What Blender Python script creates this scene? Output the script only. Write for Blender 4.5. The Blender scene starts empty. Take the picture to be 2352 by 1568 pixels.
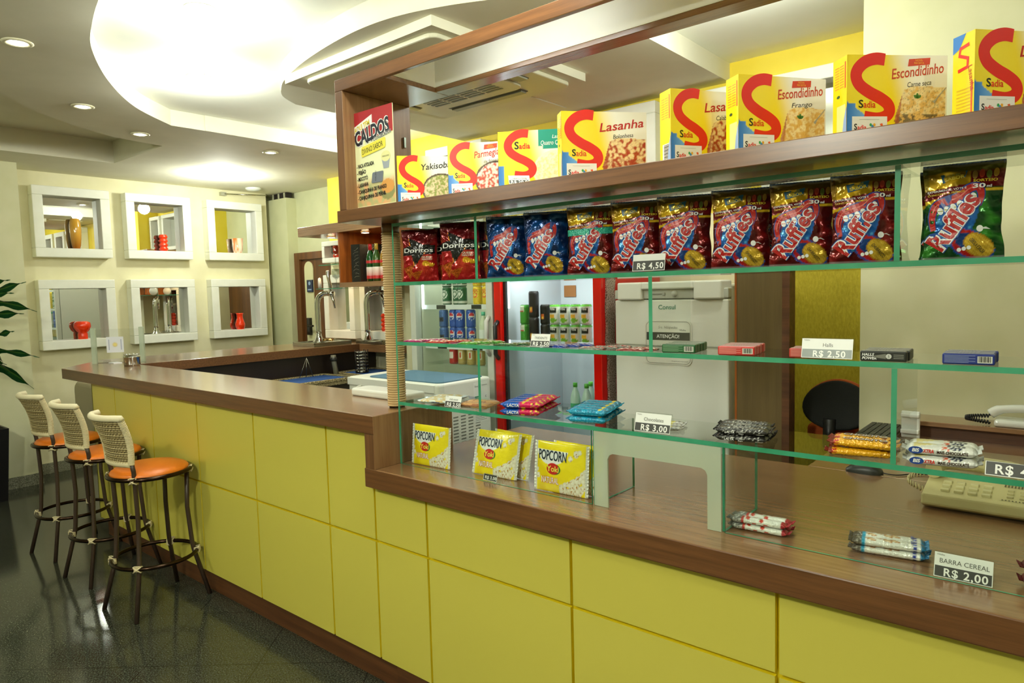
import bpy, bmesh, math, random
from math import sin, cos, pi, radians, sqrt, atan2
from mathutils import Vector, Matrix, noise
random.seed(7)
scene = bpy.context.scene
COL = scene.collection

# ------------------------------------------------------------------ colour
def lin(c):
    return c / 12.92 if c <= .04045 else ((c + .055) / 1.055) ** 2.4
def rgb(h):
    h = h.lstrip('#')
    return tuple(lin(int(h[i:i + 2], 16) / 255) for i in (0, 2, 4))
def mix(a, b, t):
    t = max(0., min(1., t))
    return tuple(a[i] * (1 - t) + b[i] * t for i in range(3))
def sm(a, b, x):
    t = max(0., min(1., (x - a) / (b - a)))
    return t * t * (3 - 2 * t)
WHITE = rgb('#f0f0ea'); BLACK = rgb('#141414')

# --------------------------------------------------------------- materials
MATS = {}
def new_mat(name):
    m = bpy.data.materials.new(name); m.use_nodes = True
    nt = m.node_tree; b = nt.nodes['Principled BSDF']
    return m, nt, b
def link(nt, a, ao, b, bi):
    nt.links.new(a.outputs[ao], b.inputs[bi])
def paint_mat(name, rough, metal=0., coat=0., bump=0., bscale=60.):
    m, nt, b = new_mat(name)
    a = nt.nodes.new('ShaderNodeAttribute'); a.attribute_name = 'Col'
    link(nt, a, 'Color', b, 'Base Color')
    b.inputs['Roughness'].default_value = rough; b.inputs['Metallic'].default_value = metal
    b.inputs['Coat Weight'].default_value = coat
    if bump:
        tc = nt.nodes.new('ShaderNodeTexCoord'); n = nt.nodes.new('ShaderNodeTexNoise')
        n.inputs['Scale'].default_value = bscale; n.inputs['Detail'].default_value = 2
        bp = nt.nodes.new('ShaderNodeBump'); bp.inputs['Strength'].default_value = bump; bp.inputs['Distance'].default_value = .01
        link(nt, tc, 'Object', n, 'Vector'); link(nt, n, 'Fac', bp, 'Height'); link(nt, bp, 'Normal', b, 'Normal')
    MATS[name] = m
paint_mat('matte', .65); paint_mat('satin', .38); paint_mat('gloss', .12)
paint_mat('foil', .2, .35, 0, .5, 38.); paint_mat('wrapper', .24, .12, 0, .35, 160.)
paint_mat('film', .2, 0, .3, .12, 70.)
paint_mat('metal', .22, 1.); paint_mat('chrome', .07, 1.)
paint_mat('ceramic', .08, 0, .5); paint_mat('plastic', .3); paint_mat('fabric', .9, 0, 0, .3, 300)
paint_mat('leather', .34, 0, 0, .12, 160)

def noise_mat(name, c1, c2, scale, rough=.6, detail=3, bump=0., vec=(1, 1, 1), lo=.35, hi=.65, metal=0.):
    m, nt, b = new_mat(name)
    tc = nt.nodes.new('ShaderNodeTexCoord'); mp = nt.nodes.new('ShaderNodeMapping')
    mp.inputs['Scale'].default_value = vec
    n = nt.nodes.new('ShaderNodeTexNoise'); n.inputs['Scale'].default_value = scale; n.inputs['Detail'].default_value = detail
    r = nt.nodes.new('ShaderNodeValToRGB')
    r.color_ramp.elements[0].position = lo; r.color_ramp.elements[0].color = (*c1, 1)
    r.color_ramp.elements[1].position = hi; r.color_ramp.elements[1].color = (*c2, 1)
    link(nt, tc, 'Object', mp, 'Vector'); link(nt, mp, 'Vector', n, 'Vector'); link(nt, n, 'Fac', r, 'Fac')
    link(nt, r, 'Color', b, 'Base Color')
    b.inputs['Roughness'].default_value = rough; b.inputs['Metallic'].default_value = metal
    if bump:
        bp = nt.nodes.new('ShaderNodeBump'); bp.inputs['Strength'].default_value = bump; bp.inputs['Distance'].default_value = .01
        link(nt, n, 'Fac', bp, 'Height'); link(nt, bp, 'Normal', b, 'Normal')
    MATS[name] = m
    return m
# walls, ceilings
noise_mat('cream_wall', rgb('#e2dcb4'), rgb('#e8e2bd'), 6, .7, bump=.04)
noise_mat('pale_wall', rgb('#d9d8ae'), rgb('#dedcb6'), 6, .7, bump=.04)
noise_mat('green_wall', rgb('#c9cba2'), rgb('#cfd0a8'), 6, .7, bump=.04)
noise_mat('yellow_wall', rgb('#efd63c'), rgb('#f3dc4a'), 5, .6, bump=.04)
noise_mat('yellow_wall_shaded', rgb('#b5a41a'), rgb('#c6b52a'), 30, .7, bump=.5, vec=(3, 3, 1))  # rough lower part of the yellow wall, shade mixed into its colour
noise_mat('ceiling_white', rgb('#dedbc6'), rgb('#e4e1cd'), 4, .8)
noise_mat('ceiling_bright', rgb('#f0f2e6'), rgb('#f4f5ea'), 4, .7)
noise_mat('white_lacquer', rgb('#eceddf'), rgb('#f1f2e6'), 9, .42, bump=.03)
def wood(name, c1, c2, vec, rough, c3=None):
    m, nt, b = new_mat(name)
    tc = nt.nodes.new('ShaderNodeTexCoord')
    def lay(scale, det, v):
        mp = nt.nodes.new('ShaderNodeMapping'); mp.inputs['Scale'].default_value = v
        n = nt.nodes.new('ShaderNodeTexNoise'); n.inputs['Scale'].default_value = scale; n.inputs['Detail'].default_value = det
        link(nt, tc, 'Object', mp, 'Vector'); link(nt, mp, 'Vector', n, 'Vector')
        return n
    n1 = lay(3.2, 4, vec); n2 = lay(9., 2, tuple(a * 3 for a in vec))
    mx = nt.nodes.new('ShaderNodeMath'); mx.operation = 'MULTIPLY_ADD'; mx.inputs[1].default_value = .35
    link(nt, n2, 'Fac', mx, 0); link(nt, n1, 'Fac', mx, 2)
    r = nt.nodes.new('ShaderNodeValToRGB')
    r.color_ramp.elements[0].position = .5; r.color_ramp.elements[0].color = (*c1, 1)
    r.color_ramp.elements[1].position = .85; r.color_ramp.elements[1].color = (*c2, 1)
    link(nt, mx, 'Value', r, 'Fac'); link(nt, r, 'Color', b, 'Base Color')
    b.inputs['Roughness'].default_value = rough
    if name in ('wood_x', 'wood_y'): b.inputs['Coat Weight'].default_value = .7; b.inputs['Coat Roughness'].default_value = .16
    MATS[name] = m
WD1, WD2 = rgb('#7d5939'), rgb('#916d49')
wood('wood_x', WD1, WD2, (.9, 24, 24), .25)
wood('wood_y', WD1, WD2, (24, .9, 24), .25)
wood('wood_z', WD1, WD2, (24, 24, .9), .4)
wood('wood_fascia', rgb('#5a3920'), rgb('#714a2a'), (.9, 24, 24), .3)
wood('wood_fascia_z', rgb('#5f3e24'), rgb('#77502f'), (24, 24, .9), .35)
wood('wood_dark', rgb('#4c2c18'), rgb('#6a4124'), (.35, 9, 9), .45)
wood('wood_orange', rgb('#7a3d14'), rgb('#a85e24'), (7, 7, .4), .35)
wood('wood_door', rgb('#55331a'), rgb('#70461f'), (7, 7, .4), .35)
wood('wood_brown_panel', rgb('#5f4d29'), rgb('#6b5830'), (9, 9, .4), .5)

# granite floor with tile joints turned about forty degrees to the counter
def granite(name, base, dark, light, rough, tile=None, ang=0., off=(0, 0)):
    m, nt, b = new_mat(name)
    tc = nt.nodes.new('ShaderNodeTexCoord')
    def ns(scale, det):
        n = nt.nodes.new('ShaderNodeTexNoise'); n.inputs['Scale'].default_value = scale; n.inputs['Detail'].default_value = det
        link(nt, tc, 'Object', n, 'Vector'); return n
    n1 = ns(150, 3); n2 = ns(420, 1)
    r = nt.nodes.new('ShaderNodeValToRGB'); cr = r.color_ramp
    cr.elements[0].position = .36; cr.elements[0].color = (*dark, 1)
    cr.elements[1].position = .7; cr.elements[1].color = (*light, 1)
    e = cr.elements.new(.52); e.color = (*base, 1)
    link(nt, n1, 'Fac', r, 'Fac')
    mx = nt.nodes.new('ShaderNodeMix'); mx.data_type = 'RGBA'; mx.blend_type = 'MULTIPLY'; mx.inputs[0].default_value = .5
    r2 = nt.nodes.new('ShaderNodeValToRGB'); r2.color_ramp.elements[0].position = .35; r2.color_ramp.elements[1].position = .6
    link(nt, n2, 'Fac', r2, 'Fac')
    nt.links.new(r.outputs['Color'], mx.inputs[6]); nt.links.new(r2.outputs['Color'], mx.inputs[7])
    out = mx.outputs[2]
    if tile:
        mp = nt.nodes.new('ShaderNodeMapping'); mp.inputs['Rotation'].default_value = (0, 0, -ang)
        mp.inputs['Scale'].default_value = (1 / tile,) * 3; mp.inputs['Location'].default_value = (off[0], off[1], 0)
        link(nt, tc, 'Object', mp, 'Vector')
        sp = nt.nodes.new('ShaderNodeSeparateXYZ'); link(nt, mp, 'Vector', sp, 'Vector')
        vs = []
        for ax in 'XY':
            f = nt.nodes.new('ShaderNodeMath'); f.operation = 'FRACT'; link(nt, sp, ax, f, 0)
            s = nt.nodes.new('ShaderNodeMath'); s.operation = 'SUBTRACT'; s.inputs[1].default_value = .5; link(nt, f, 0, s, 0)
            a = nt.nodes.new('ShaderNodeMath'); a.operation = 'ABSOLUTE'; link(nt, s, 0, a, 0)
            vs.append(a)
        mxm = nt.nodes.new('ShaderNodeMath'); mxm.operation = 'MAXIMUM'
        nt.links.new(vs[0].outputs[0], mxm.inputs[0]); nt.links.new(vs[1].outputs[0], mxm.inputs[1])
        g = nt.nodes.new('ShaderNodeMath'); g.operation = 'GREATER_THAN'; g.inputs[1].default_value = .4955
        link(nt, mxm, 0, g, 0)
        m2 = nt.nodes.new('ShaderNodeMix'); m2.data_type = 'RGBA'
        nt.links.new(g.outputs[0], m2.inputs[0]); nt.links.new(out, m2.inputs[6]); m2.inputs[7].default_value = (.012, .012, .01, 1)
        out = m2.outputs[2]
    nt.links.new(out, b.inputs['Base Color'])
    b.inputs['Roughness'].default_value = rough
    MATS[name] = m
granite('granite_floor', rgb('#43453a'), rgb('#2a2b24'), rgb('#62644f'), .12, .5, radians(40), (.32, .18))
granite('granite_trim', rgb('#a3a288'), rgb('#6c6b58'), rgb('#c4c3aa'), .25)
granite('granite_ledge', rgb('#a89a70'), rgb('#3c3526'), rgb('#d8cda0'), .25)
granite('bark', rgb('#b9ab9a'), rgb('#4a3122'), rgb('#dcd4c8'), .7)

def glassy(name, tint, rough=0.01, ior=1.5, alpha=0.):
    m, nt, b = new_mat(name); nt.nodes.remove(b)
    out = nt.nodes['Material Output']
    tr = nt.nodes.new('ShaderNodeBsdfTransparent'); tr.inputs[0].default_value = (*tint, 1)
    gl = nt.nodes.new('ShaderNodeBsdfGlossy'); gl.inputs['Roughness'].default_value = rough
    fr = nt.nodes.new('ShaderNodeFresnel'); fr.inputs[0].default_value = ior
    mx = nt.nodes.new('ShaderNodeMixShader')
    ge = nt.nodes.new('ShaderNodeNewGeometry'); iv = nt.nodes.new('ShaderNodeMath'); iv.operation = 'SUBTRACT'; iv.inputs[0].default_value = 1
    nt.links.new(ge.outputs['Backfacing'], iv.inputs[1]); ml = nt.nodes.new('ShaderNodeMath'); ml.operation = 'MULTIPLY'
    link(nt, fr, 0, ml, 0); link(nt, iv, 0, ml, 1)
    link(nt, ml, 0, mx, 0); link(nt, tr, 0, mx, 1); link(nt, gl, 0, mx, 2); link(nt, mx, 0, out, 'Surface')
    MATS[name] = m
glassy('glass', (.965, .985, .972), ior=1.38)
glassy('acrylic', (.96, .965, .955), ior=1.35)
glassy('goblet_glass', (.80, .82, .80), ior=2.1)
glassy('milky_film', (.80, .82, .80), .15, 1.5)
def frosted(name, c, w):
    m, nt, b = new_mat(name); nt.nodes.remove(b); out = nt.nodes['Material Output']
    tr = nt.nodes.new('ShaderNodeBsdfTransparent'); df = nt.nodes.new('ShaderNodeBsdfDiffuse'); df.inputs[0].default_value = (*c, 1)
    mx = nt.nodes.new('ShaderNodeMixShader'); mx.inputs[0].default_value = w
    link(nt, tr, 0, mx, 1); link(nt, df, 0, mx, 2); link(nt, mx, 0, out, 'Surface'); MATS[name] = m
frosted('frosted_edge', rgb('#bfccb4'), .62)
m, nt, b = new_mat('glass_edge'); b.inputs['Base Color'].default_value = (*rgb('#2f9a70'), 1); b.inputs['Roughness'].default_value = .15
b.inputs['Coat Weight'].default_value = .4
n = nt.nodes.new('ShaderNodeTexNoise'); n.inputs['Scale'].default_value = 14
tc = nt.nodes.new('ShaderNodeTexCoord'); link(nt, tc, 'Object', n, 'Vector')
r = nt.nodes.new('ShaderNodeValToRGB'); r.color_ramp.elements[0].color = (*rgb('#1d7a52'), 1); r.color_ramp.elements[1].color = (*rgb('#4aa883'), 1)
link(nt, n, 'Fac', r, 'Fac'); link(nt, r, 'Color', b, 'Base Color'); MATS['glass_edge'] = m
m, nt, b = new_mat('mirror'); b.inputs['Base Color'].default_value = (.86, .88, .84, 1); b.inputs['Metallic'].default_value = 1; b.inputs['Roughness'].default_value = .01
MATS['mirror'] = m
def emis(name, c, s):
    m, nt, b = new_mat(name)
    b.inputs['Base Color'].default_value = (*c, 1); b.inputs['Emission Color'].default_value = (*c, 1); b.inputs['Emission Strength'].default_value = s
    MATS[name] = m
emis('lamp_cool', (.93, .97, 1.), 14); emis('lamp_warm', (1., .78, .45), 12); emis('lamp_fridge', (.8, .92, 1.), 2.5)
emis('diffuser', (.97, 1., .93), 5)

# ------------------------------------------------------------ mesh builder
GLYPHS = {}
def glyphs(s, bold=0., shear=0., space=1.):
    k = (s, bold, shear, space)
    if k not in GLYPHS:
        c = bpy.data.curves.new('t', 'FONT'); c.body = s; c.size = 1; c.offset = bold; c.shear = shear
        c.resolution_u = 3; c.space_character = space
        o = bpy.data.objects.new('t', c); COL.objects.link(o)
        dg = bpy.context.evaluated_depsgraph_get(); dg.update()
        me = bpy.data.meshes.new_from_object(o.evaluated_get(dg))
        vs = [(v.co.x, v.co.y) for v in me.vertices]; fs = [tuple(p.vertices) for p in me.polygons]
        bpy.data.objects.remove(o); bpy.data.curves.remove(c); bpy.data.meshes.remove(me)
        xs = [v[0] for v in vs] or [0]
        GLYPHS[k] = (vs, fs, min(xs), max(xs))
    return GLYPHS[k]

class MB:
    def __init__(s, M=None):
        s.v = []; s.f = []; s.c = []; s.m = []; s.sm = []; s.M = M or Matrix()
    def face(s, idx, col, mat, smooth=False, vcols=None):
        s.f.append(tuple(idx)); s.c.append(vcols if vcols else [col] * len(idx)); s.m.append(mat); s.sm.append(smooth)
    def add(s, vs, fs, col=WHITE, mat='matte', smooth=False):
        o = len(s.v); s.v += [s.M @ Vector(p) for p in vs]
        for f in fs: s.face([i + o for i in f], col, mat, smooth)
        return s
    def box(s, a, b, col=WHITE, mat='matte', mats=None):
        x0, y0, z0 = a; x1, y1, z1 = b
        if x0 > x1: x0, x1 = x1, x0
        if y0 > y1: y0, y1 = y1, y0
        if z0 > z1: z0, z1 = z1, z0
        V = [(x0, y0, z0), (x1, y0, z0), (x1, y1, z0), (x0, y1, z0), (x0, y0, z1), (x1, y0, z1), (x1, y1, z1), (x0, y1, z1)]
        F = {'b': (0, 3, 2, 1), 't': (4, 5, 6, 7), 'f': (0, 1, 5, 4), 'r': (1, 2, 6, 5), 'k': (2, 3, 7, 6), 'l': (3, 0, 4, 7)}
        o = len(s.v); s.v += [s.M @ Vector(p) for p in V]
        for k, f in F.items(): s.face([i + o for i in f], col, (mats or {}).get(k, mat))
        return s
    def prism(s, poly, z0, z1, col=WHITE, mat='matte', axis='z', smooth=False, mats=None):
        # polygon in the plane across the axis, counter clockwise
        A = sum(poly[i][0] * poly[(i + 1) % len(poly)][1] - poly[(i + 1) % len(poly)][0] * poly[i][1] for i in range(len(poly)))
        if A < 0: poly = poly[::-1]
        def P(p, h):
            return (p[0], p[1], h) if axis == 'z' else ((p[0], h, p[1]) if axis == 'y' else (h, p[0], p[1]))
        n = len(poly); V = [P(p, z0) for p in poly] + [P(p, z1) for p in poly]
        o = len(s.v); s.v += [s.M @ Vector(p) for p in V]
        mats = mats or {}
        flip = axis == 'y'
        bot = list(range(n))[::-1]; top = list(range(n, 2 * n))
        if flip: bot.reverse(); top.reverse()
        s.face([o + i for i in bot], col, mats.get('b', mat)); s.face([o + i for i in top], col, mats.get('t', mat))
        for i in range(n):
            j = (i + 1) % n; q = [i, j, n + j, n + i]
            if flip: q.reverse()
            s.face([o + k for k in q], col, mats.get('s', mat), smooth)
        return s
    def tube(s, path, r, col=WHITE, mat='matte', n=10, closed=False, caps=True, smooth=True):
        P = [Vector(p) for p in path]; rs = r if isinstance(r, (list, tuple)) else [r] * len(P)
        L = len(P); o = len(s.v); prev = None
        for i, p in enumerate(P):
            if closed: t = P[(i + 1) % L] - P[(i - 1) % L]
            else: t = P[min(i + 1, L - 1)] - P[max(i - 1, 0)]
            t.normalize()
            if prev is None:
                u = t.cross(Vector((0, 0, 1)))
                if u.length < .05: u = t.cross(Vector((1, 0, 0)))
            else: u = prev - t * prev.dot(t)
            u.normalize(); prev = u; w = t.cross(u)
            for k in range(n):
                a = 2 * pi * k / n; s.v.append(s.M @ (p + (u * cos(a) + w * sin(a)) * rs[i]))
        for i in range(L if closed else L - 1):
            i2 = (i + 1) % L
            for k in range(n):
                k2 = (k + 1) % n; s.face((o + i * n + k, o + i * n + k2, o + i2 * n + k2, o + i2 * n + k), col, mat, smooth)
        if caps and not closed:
            s.face([o + k for k in range(n)][::-1], col, mat); s.face([o + (L - 1) * n + k for k in range(n)], col, mat)
        return s
    def lathe(s, prof, n=24, col=WHITE, mat='matte', smooth=True, at=(0, 0, 0), colf=None, cap=True):
        # prof: (radius, height) from bottom to top
        o = len(s.v); L = len(prof)
        for r, z in prof:
            for k in range(n):
                a = 2 * pi * k / n; s.v.append(s.M @ Vector((at[0] + r * cos(a), at[1] + r * sin(a), at[2] + z)))
        for i in range(L - 1):
            for k in range(n):
                k2 = (k + 1) % n; idx = (o + i * n + k, o + i * n + k2, o + (i + 1) * n + k2, o + (i + 1) * n + k)
                vc = None
                if colf:
                    c = [colf(a / n, prof[q][1]) for a, q in ((k, i), (k + 1, i), (k + 1, i + 1), (k, i + 1))]; vc = c
                s.face(idx, col, mat, smooth, vc)
        if cap:
            cb = colf(0, prof[0][1]) if colf else col; ct = colf(0, prof[-1][1]) if colf else col
            if prof[0][0] > 1e-5: s.face([o + k for k in range(n)][::-1], cb, mat)
            if prof[-1][0] > 1e-5: s.face([o + (L - 1) * n + k for k in range(n)], ct, mat)
        return s
    def grid(s, F, nu, nv, colf=None, col=WHITE, mat='matte', smooth=True, flip=False):
        o = len(s.v); C = []
        for j in range(nv + 1):
            for i in range(nu + 1):
                u, v = i / nu, j / nv; s.v.append(s.M @ Vector(F(u, v))); C.append(colf(u, v) if colf else col)
        for j in range(nv):
            for i in range(nu):
                q = [j * (nu + 1) + i, j * (nu + 1) + i + 1, (j + 1) * (nu + 1) + i + 1, (j + 1) * (nu + 1) + i]
                if flip: q.reverse()
                s.face([o + k for k in q], None, mat, smooth, [C[k] for k in q])
        return s
    def flat(s, pts, F, col, mat='satin', off=0.):
        o = len(s.v); s.v += [s.M @ Vector(F(x, y, off)) for x, y in pts]
        A = sum(pts[i][0] * pts[(i + 1) % len(pts)][1] - pts[(i + 1) % len(pts)][0] * pts[i][1] for i in range(len(pts)))
        idx = list(range(len(pts)))
        if A < 0: idx.reverse()
        s.face([o + i for i in idx], col, mat)
        return s
    def disc(s, cx, cy, rx, ry, F, col, mat='satin', off=0., ang=0., n=22):
        ca, sa = cos(ang), sin(ang); pts = []
        for k in range(n):
            a = 2 * pi * k / n; x, y = rx * cos(a), ry * sin(a); pts.append((cx + x * ca - y * sa, cy + x * sa + y * ca))
        return s.flat(pts, F, col, mat, off)
    def rect(s, x0, y0, x1, y1, F, col, mat='satin', off=0.):
        return s.flat([(x0, y0), (x1, y0), (x1, y1), (x0, y1)], F, col, mat, off)
    def text(s, t, x, y, h, F, col, mat='satin', off=.0004, bold=0., shear=0., ang=0., align='l', w=None, fit=None, space=1.):
        # h: cap height in metres; w squeezes horizontally; fit: total width in metres
        vs, fs, x0, x1 = glyphs(t, bold, shear, space)
        k = h / .72; kx = k * (w or 1.)
        if fit: kx = fit / max(1e-6, x1 - x0)
        dx = {'l': -x0, 'c': -(x0 + x1) / 2, 'r': -x1}[align]
        ca, sa = cos(ang), sin(ang); o = len(s.v)
        for vx, vy in vs:
            px, py = (vx + dx) * kx, vy * k; s.v.append(s.M @ Vector(F(x + px * ca - py * sa, y + px * sa + py * ca, off)))
        for f in fs: s.face([i + o for i in f], col, mat)
        return s
    def ribbon(s, pts, ws, F, col, mat='satin', off=.0003):
        L = len(pts); o = len(s.v)
        for i, (x, y) in enumerate(pts):
            a = pts[max(i - 1, 0)]; b = pts[min(i + 1, L - 1)]
            dx, dy = b[0] - a[0], b[1] - a[1]; d = sqrt(dx * dx + dy * dy) or 1; w = (ws[i] if isinstance(ws, list) else ws) / 2
            s.v.append(s.M @ Vector(F(x - dy / d * w, y + dx / d * w, off))); s.v.append(s.M @ Vector(F(x + dy / d * w, y - dx / d * w, off)))
        for i in range(L - 1): s.face((o + 2 * i, o + 2 * i + 1, o + 2 * i + 3, o + 2 * i + 2), col, mat)
        return s
    def mesh(s, name):
        me = bpy.data.meshes.new(name)
        me.from_pydata([tuple(p) for p in s.v], [], s.f)
        names = []
        for k in s.m:
            if k not in names: names.append(k)
        for k in names: me.materials.append(MATS[k])
        me.polygons.foreach_set('material_index', [names.index(k) for k in s.m])
        me.polygons.foreach_set('use_smooth', s.sm)
        a = me.color_attributes.new('Col', 'FLOAT_COLOR', 'CORNER')
        buf = []
        for cs in s.c:
            for c in cs: buf += [c[0], c[1], c[2], 1.]
        a.data.foreach_set('color', buf)
        me.update()
        return me
    def build(s, name, parent=None, bevel=0., world=True, seg=2):
        """link the collected shapes as one object; with world=True the points are in world space"""
        if parent is not None and world:
            iv = parent_world(parent).inverted(); s.v = [iv @ p for p in s.v]
        o = bpy.data.objects.new(name, s.mesh(name)); COL.objects.link(o)
        if parent is not None: o.parent = parent
        if bevel:
            md = o.modifiers.new('bevel', 'BEVEL'); md.width = bevel; md.segments = seg; md.limit_method = 'ANGLE'; md.angle_limit = radians(40)
        return o
def parent_world(o):
    M = Matrix()
    while o is not None:
        M = (Matrix.Translation(o.location) @ o.rotation_euler.to_matrix().to_4x4()) @ M; o = o.parent
    return M
def tag(o, label, cat, group=None, kind=None):
    o['label'] = label; o['category'] = cat
    if group: o['group'] = group
    if kind: o['kind'] = kind
    return o
def thing(name, label, cat, loc=(0, 0, 0), rz=0., group=None):
    o = bpy.data.objects.new(name, None); COL.objects.link(o); o.empty_display_size = .05
    o.location = loc; o.rotation_euler = (0, 0, rz)
    return tag(o, label, cat, group)
def single(mb, name, label, cat, loc=(0, 0, 0), rz=0., group=None, bevel=0., rot=None):
    o = mb.build(name, None, bevel); o.location = loc; o.rotation_euler = rot or (0, 0, rz)
    return tag(o, label, cat, group)
def struct(mb, name, bevel=0., label=None):
    o = mb.build(name, None, bevel); o['kind'] = 'structure'
    if label: o['label'] = label
    return o
def dup(o, loc, rz=None, label=None, group=None, rot=None):
    c = o.copy(); COL.objects.link(c); c.location = loc
    if rz is not None: c.rotation_euler = (0, 0, rz)
    if rot is not None: c.rotation_euler = rot
    if label: c['label'] = label
    if group: c['group'] = group
    def rec(src, dst):
        for ch in list(src.children):
            k = ch.copy(); COL.objects.link(k); k.parent = dst; rec(ch, k)
    rec(o, c)
    return c
def plane_frame(O, R, U):
    O, R, U = Vector(O), Vector(R).normalized(), Vector(U).normalized(); N = R.cross(U)
    return lambda x, y, off=0.: O + R * x + U * y + N * off
def spline(P, n=8):
    out = []; L = len(P)
    for i in range(L - 1):
        p0 = P[max(i - 1, 0)]; p1 = P[i]; p2 = P[i + 1]; p3 = P[min(i + 2, L - 1)]
        for k in range(n):
            t = k / n
            out.append(tuple(.5 * ((2 * p1[d]) + (-p0[d] + p2[d]) * t + (2 * p0[d] - 5 * p1[d] + 4 * p2[d] - p3[d]) * t * t + (-p0[d] + 3 * p1[d] - 3 * p2[d] + p3[d]) * t ** 3) for d in range(len(p1))))
    out.append(tuple(P[-1])); return out
def inpoly(x, y, P):
    c = False; j = len(P) - 1
    for i in range(len(P)):
        if (P[i][1] > y) != (P[j][1] > y) and x < (P[j][0] - P[i][0]) * (y - P[i][1]) / (P[j][1] - P[i][1]) + P[i][0]: c = not c
        j = i
    return c
def inell(x, y, cx, cy, rx, ry, ang=0.):
    dx, dy = x - cx, y - cy; ca, sa = cos(ang), sin(ang)
    return ((dx * ca + dy * sa) / rx) ** 2 + ((-dx * sa + dy * ca) / ry) ** 2 < 1
def nz(x, y, z=0.): return noise.noise(Vector((x, y, z)))
# ================================================================= camera
H = 1.61
cam = bpy.data.cameras.new('camera'); co = bpy.data.objects.new('camera', cam); COL.objects.link(co); scene.camera = co
cam.sensor_width = 36; cam.sensor_fit = 'HORIZONTAL'; cam.lens = 24.0928; cam.clip_start = .05; cam.clip_end = 60
R3 = Matrix(((0.76565553, -0.02760136, 0.64265836), (0.64274608, 0.07239816, -0.76265063), (-0.02547709, 0.99699382, 0.07317271)))
co.matrix_world = Matrix.Translation((0, 0, H)) @ R3.to_4x4()

ZC = 2.83      # soffit height
ZH = 2.94      # raised ceiling height
# ================================================================== shell
m = MB().box((-8.1, -4.2, -.1), (3.2, 5.2, 0), mat='granite_floor'); struct(m, 'floor')
m = MB(); m.box((-7.8, -4.2, 0), (-7.5, 4.44, 3.3), mat='cream_wall'); m.box((-8.1, 4.44, 0), (-7.8, 5.2, 3.3), mat='green_wall')
struct(m, 'wall_left')
m = MB().box((-7.5, -4.2, 0), (-7.15, 1.88, 2.83), mat='pale_wall'); struct(m, 'wall_left_pier')
m = MB(); m.box((-7.8, 4.65, 0), (-6.14, 4.85, 3.3), mat='green_wall'); m.box((-7.8, 4.52, 0), (-7.2, 4.65, 2.765), mat='green_wall')
struct(m, 'wall_corner')
m = MB(); m.box((-6.14, 4.35, 0), (-4.7, 4.85, 2.12), mat='cream_wall'); m.box((-6.14, 4.35, 2.12), (-4.7, 4.85, 3.3), mat='yellow_wall'); m.box((-4.7, 4.1, 2.06), (.6, 4.6, 3.3), mat='yellow_wall'); m.box((-4.7, 4.1, 0), (-1.5, 4.6, 2.06), mat='cream_wall'); m.box((-1.5, 4.1, 0), (.6, 4.6, 2.06), mat='yellow_wall_shaded'); m.box((.5, 3.6, 0), (.6, 4.1, 3.3), mat='yellow_wall')
struct(m, 'wall_back')
m = MB(); m.box((-.83, 3.56, 0), (3.2, 3.60, 3.3), mat='pale_wall'); struct(m, 'wall_right')
m = MB(); m.box((-8.1, -4.5, 0), (3.2, -4.2, 3.3), mat='pale_wall'); struct(m, 'wall_front')
m = MB(); m.box((3.2, -4.5, 0), (3.5, 5.2, 3.3), mat='pale_wall'); struct(m, 'wall_side')
# yellow wall low in the staff niche wears a darker, shaded colour
m = MB(); m.box((-7.5, 1.88, 0), (-7.48, 4.44, .1), mat='granite_trim'); struct(m, 'baseboard_left')
m = MB(); m.box((-7.15, -4.2, 0), (-7.13, 1.88, .1), mat='granite_trim'); m.box((-7.5, 1.88, 0), (-7.13, 1.9, .1), mat='granite_trim')
struct(m, 'baseboard_pier')
# ceilings -----------------------------------------------------------------
m = MB(); m.box((-8.1, -4.5, 3.3), (3.5, 5.2, 3.4), mat='ceiling_white'); struct(m, 'ceiling')
oval = spline([(-4.965, 2.24), (-4.648, 1.881), (-4.208, 1.571), (-3.74, 1.33), (-3.40, 1.215), (-3.0, 1.12), (-2.4, 1.02), (-1.6, 1.0), (-.8, 1.12), (0, 1.45), (.5, 1.95)], 8)
island = spline([(-3.90, 2.55), (-3.80, 2.40), (-3.656, 2.30), (-3.48, 2.22), (-3.155, 2.13), (-2.773, 2.07), (-2.474, 2.065), (-2.22, 2.12), (-1.95, 2.24), (-1.69, 2.42)], 6)
# raised ceiling slab
m = MB(); m.box((-5.05, .9, ZH), (3.2, 4.6, 3.0), mat='ceiling_bright'); struct(m, 'ceiling_raised')
# soffit on the left with a square tray and the long curve
def slab(polys, name, z0=ZC, z1=ZH, mats=None):
    mb = MB()
    for p in polys: mb.prism(p, z0, z1, mat='ceiling_white', mats=mats)
    return struct(mb, name)
lower = [(-4.965, 2.24)] + [p for p in oval if p != (-4.965, 2.24)]
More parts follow.
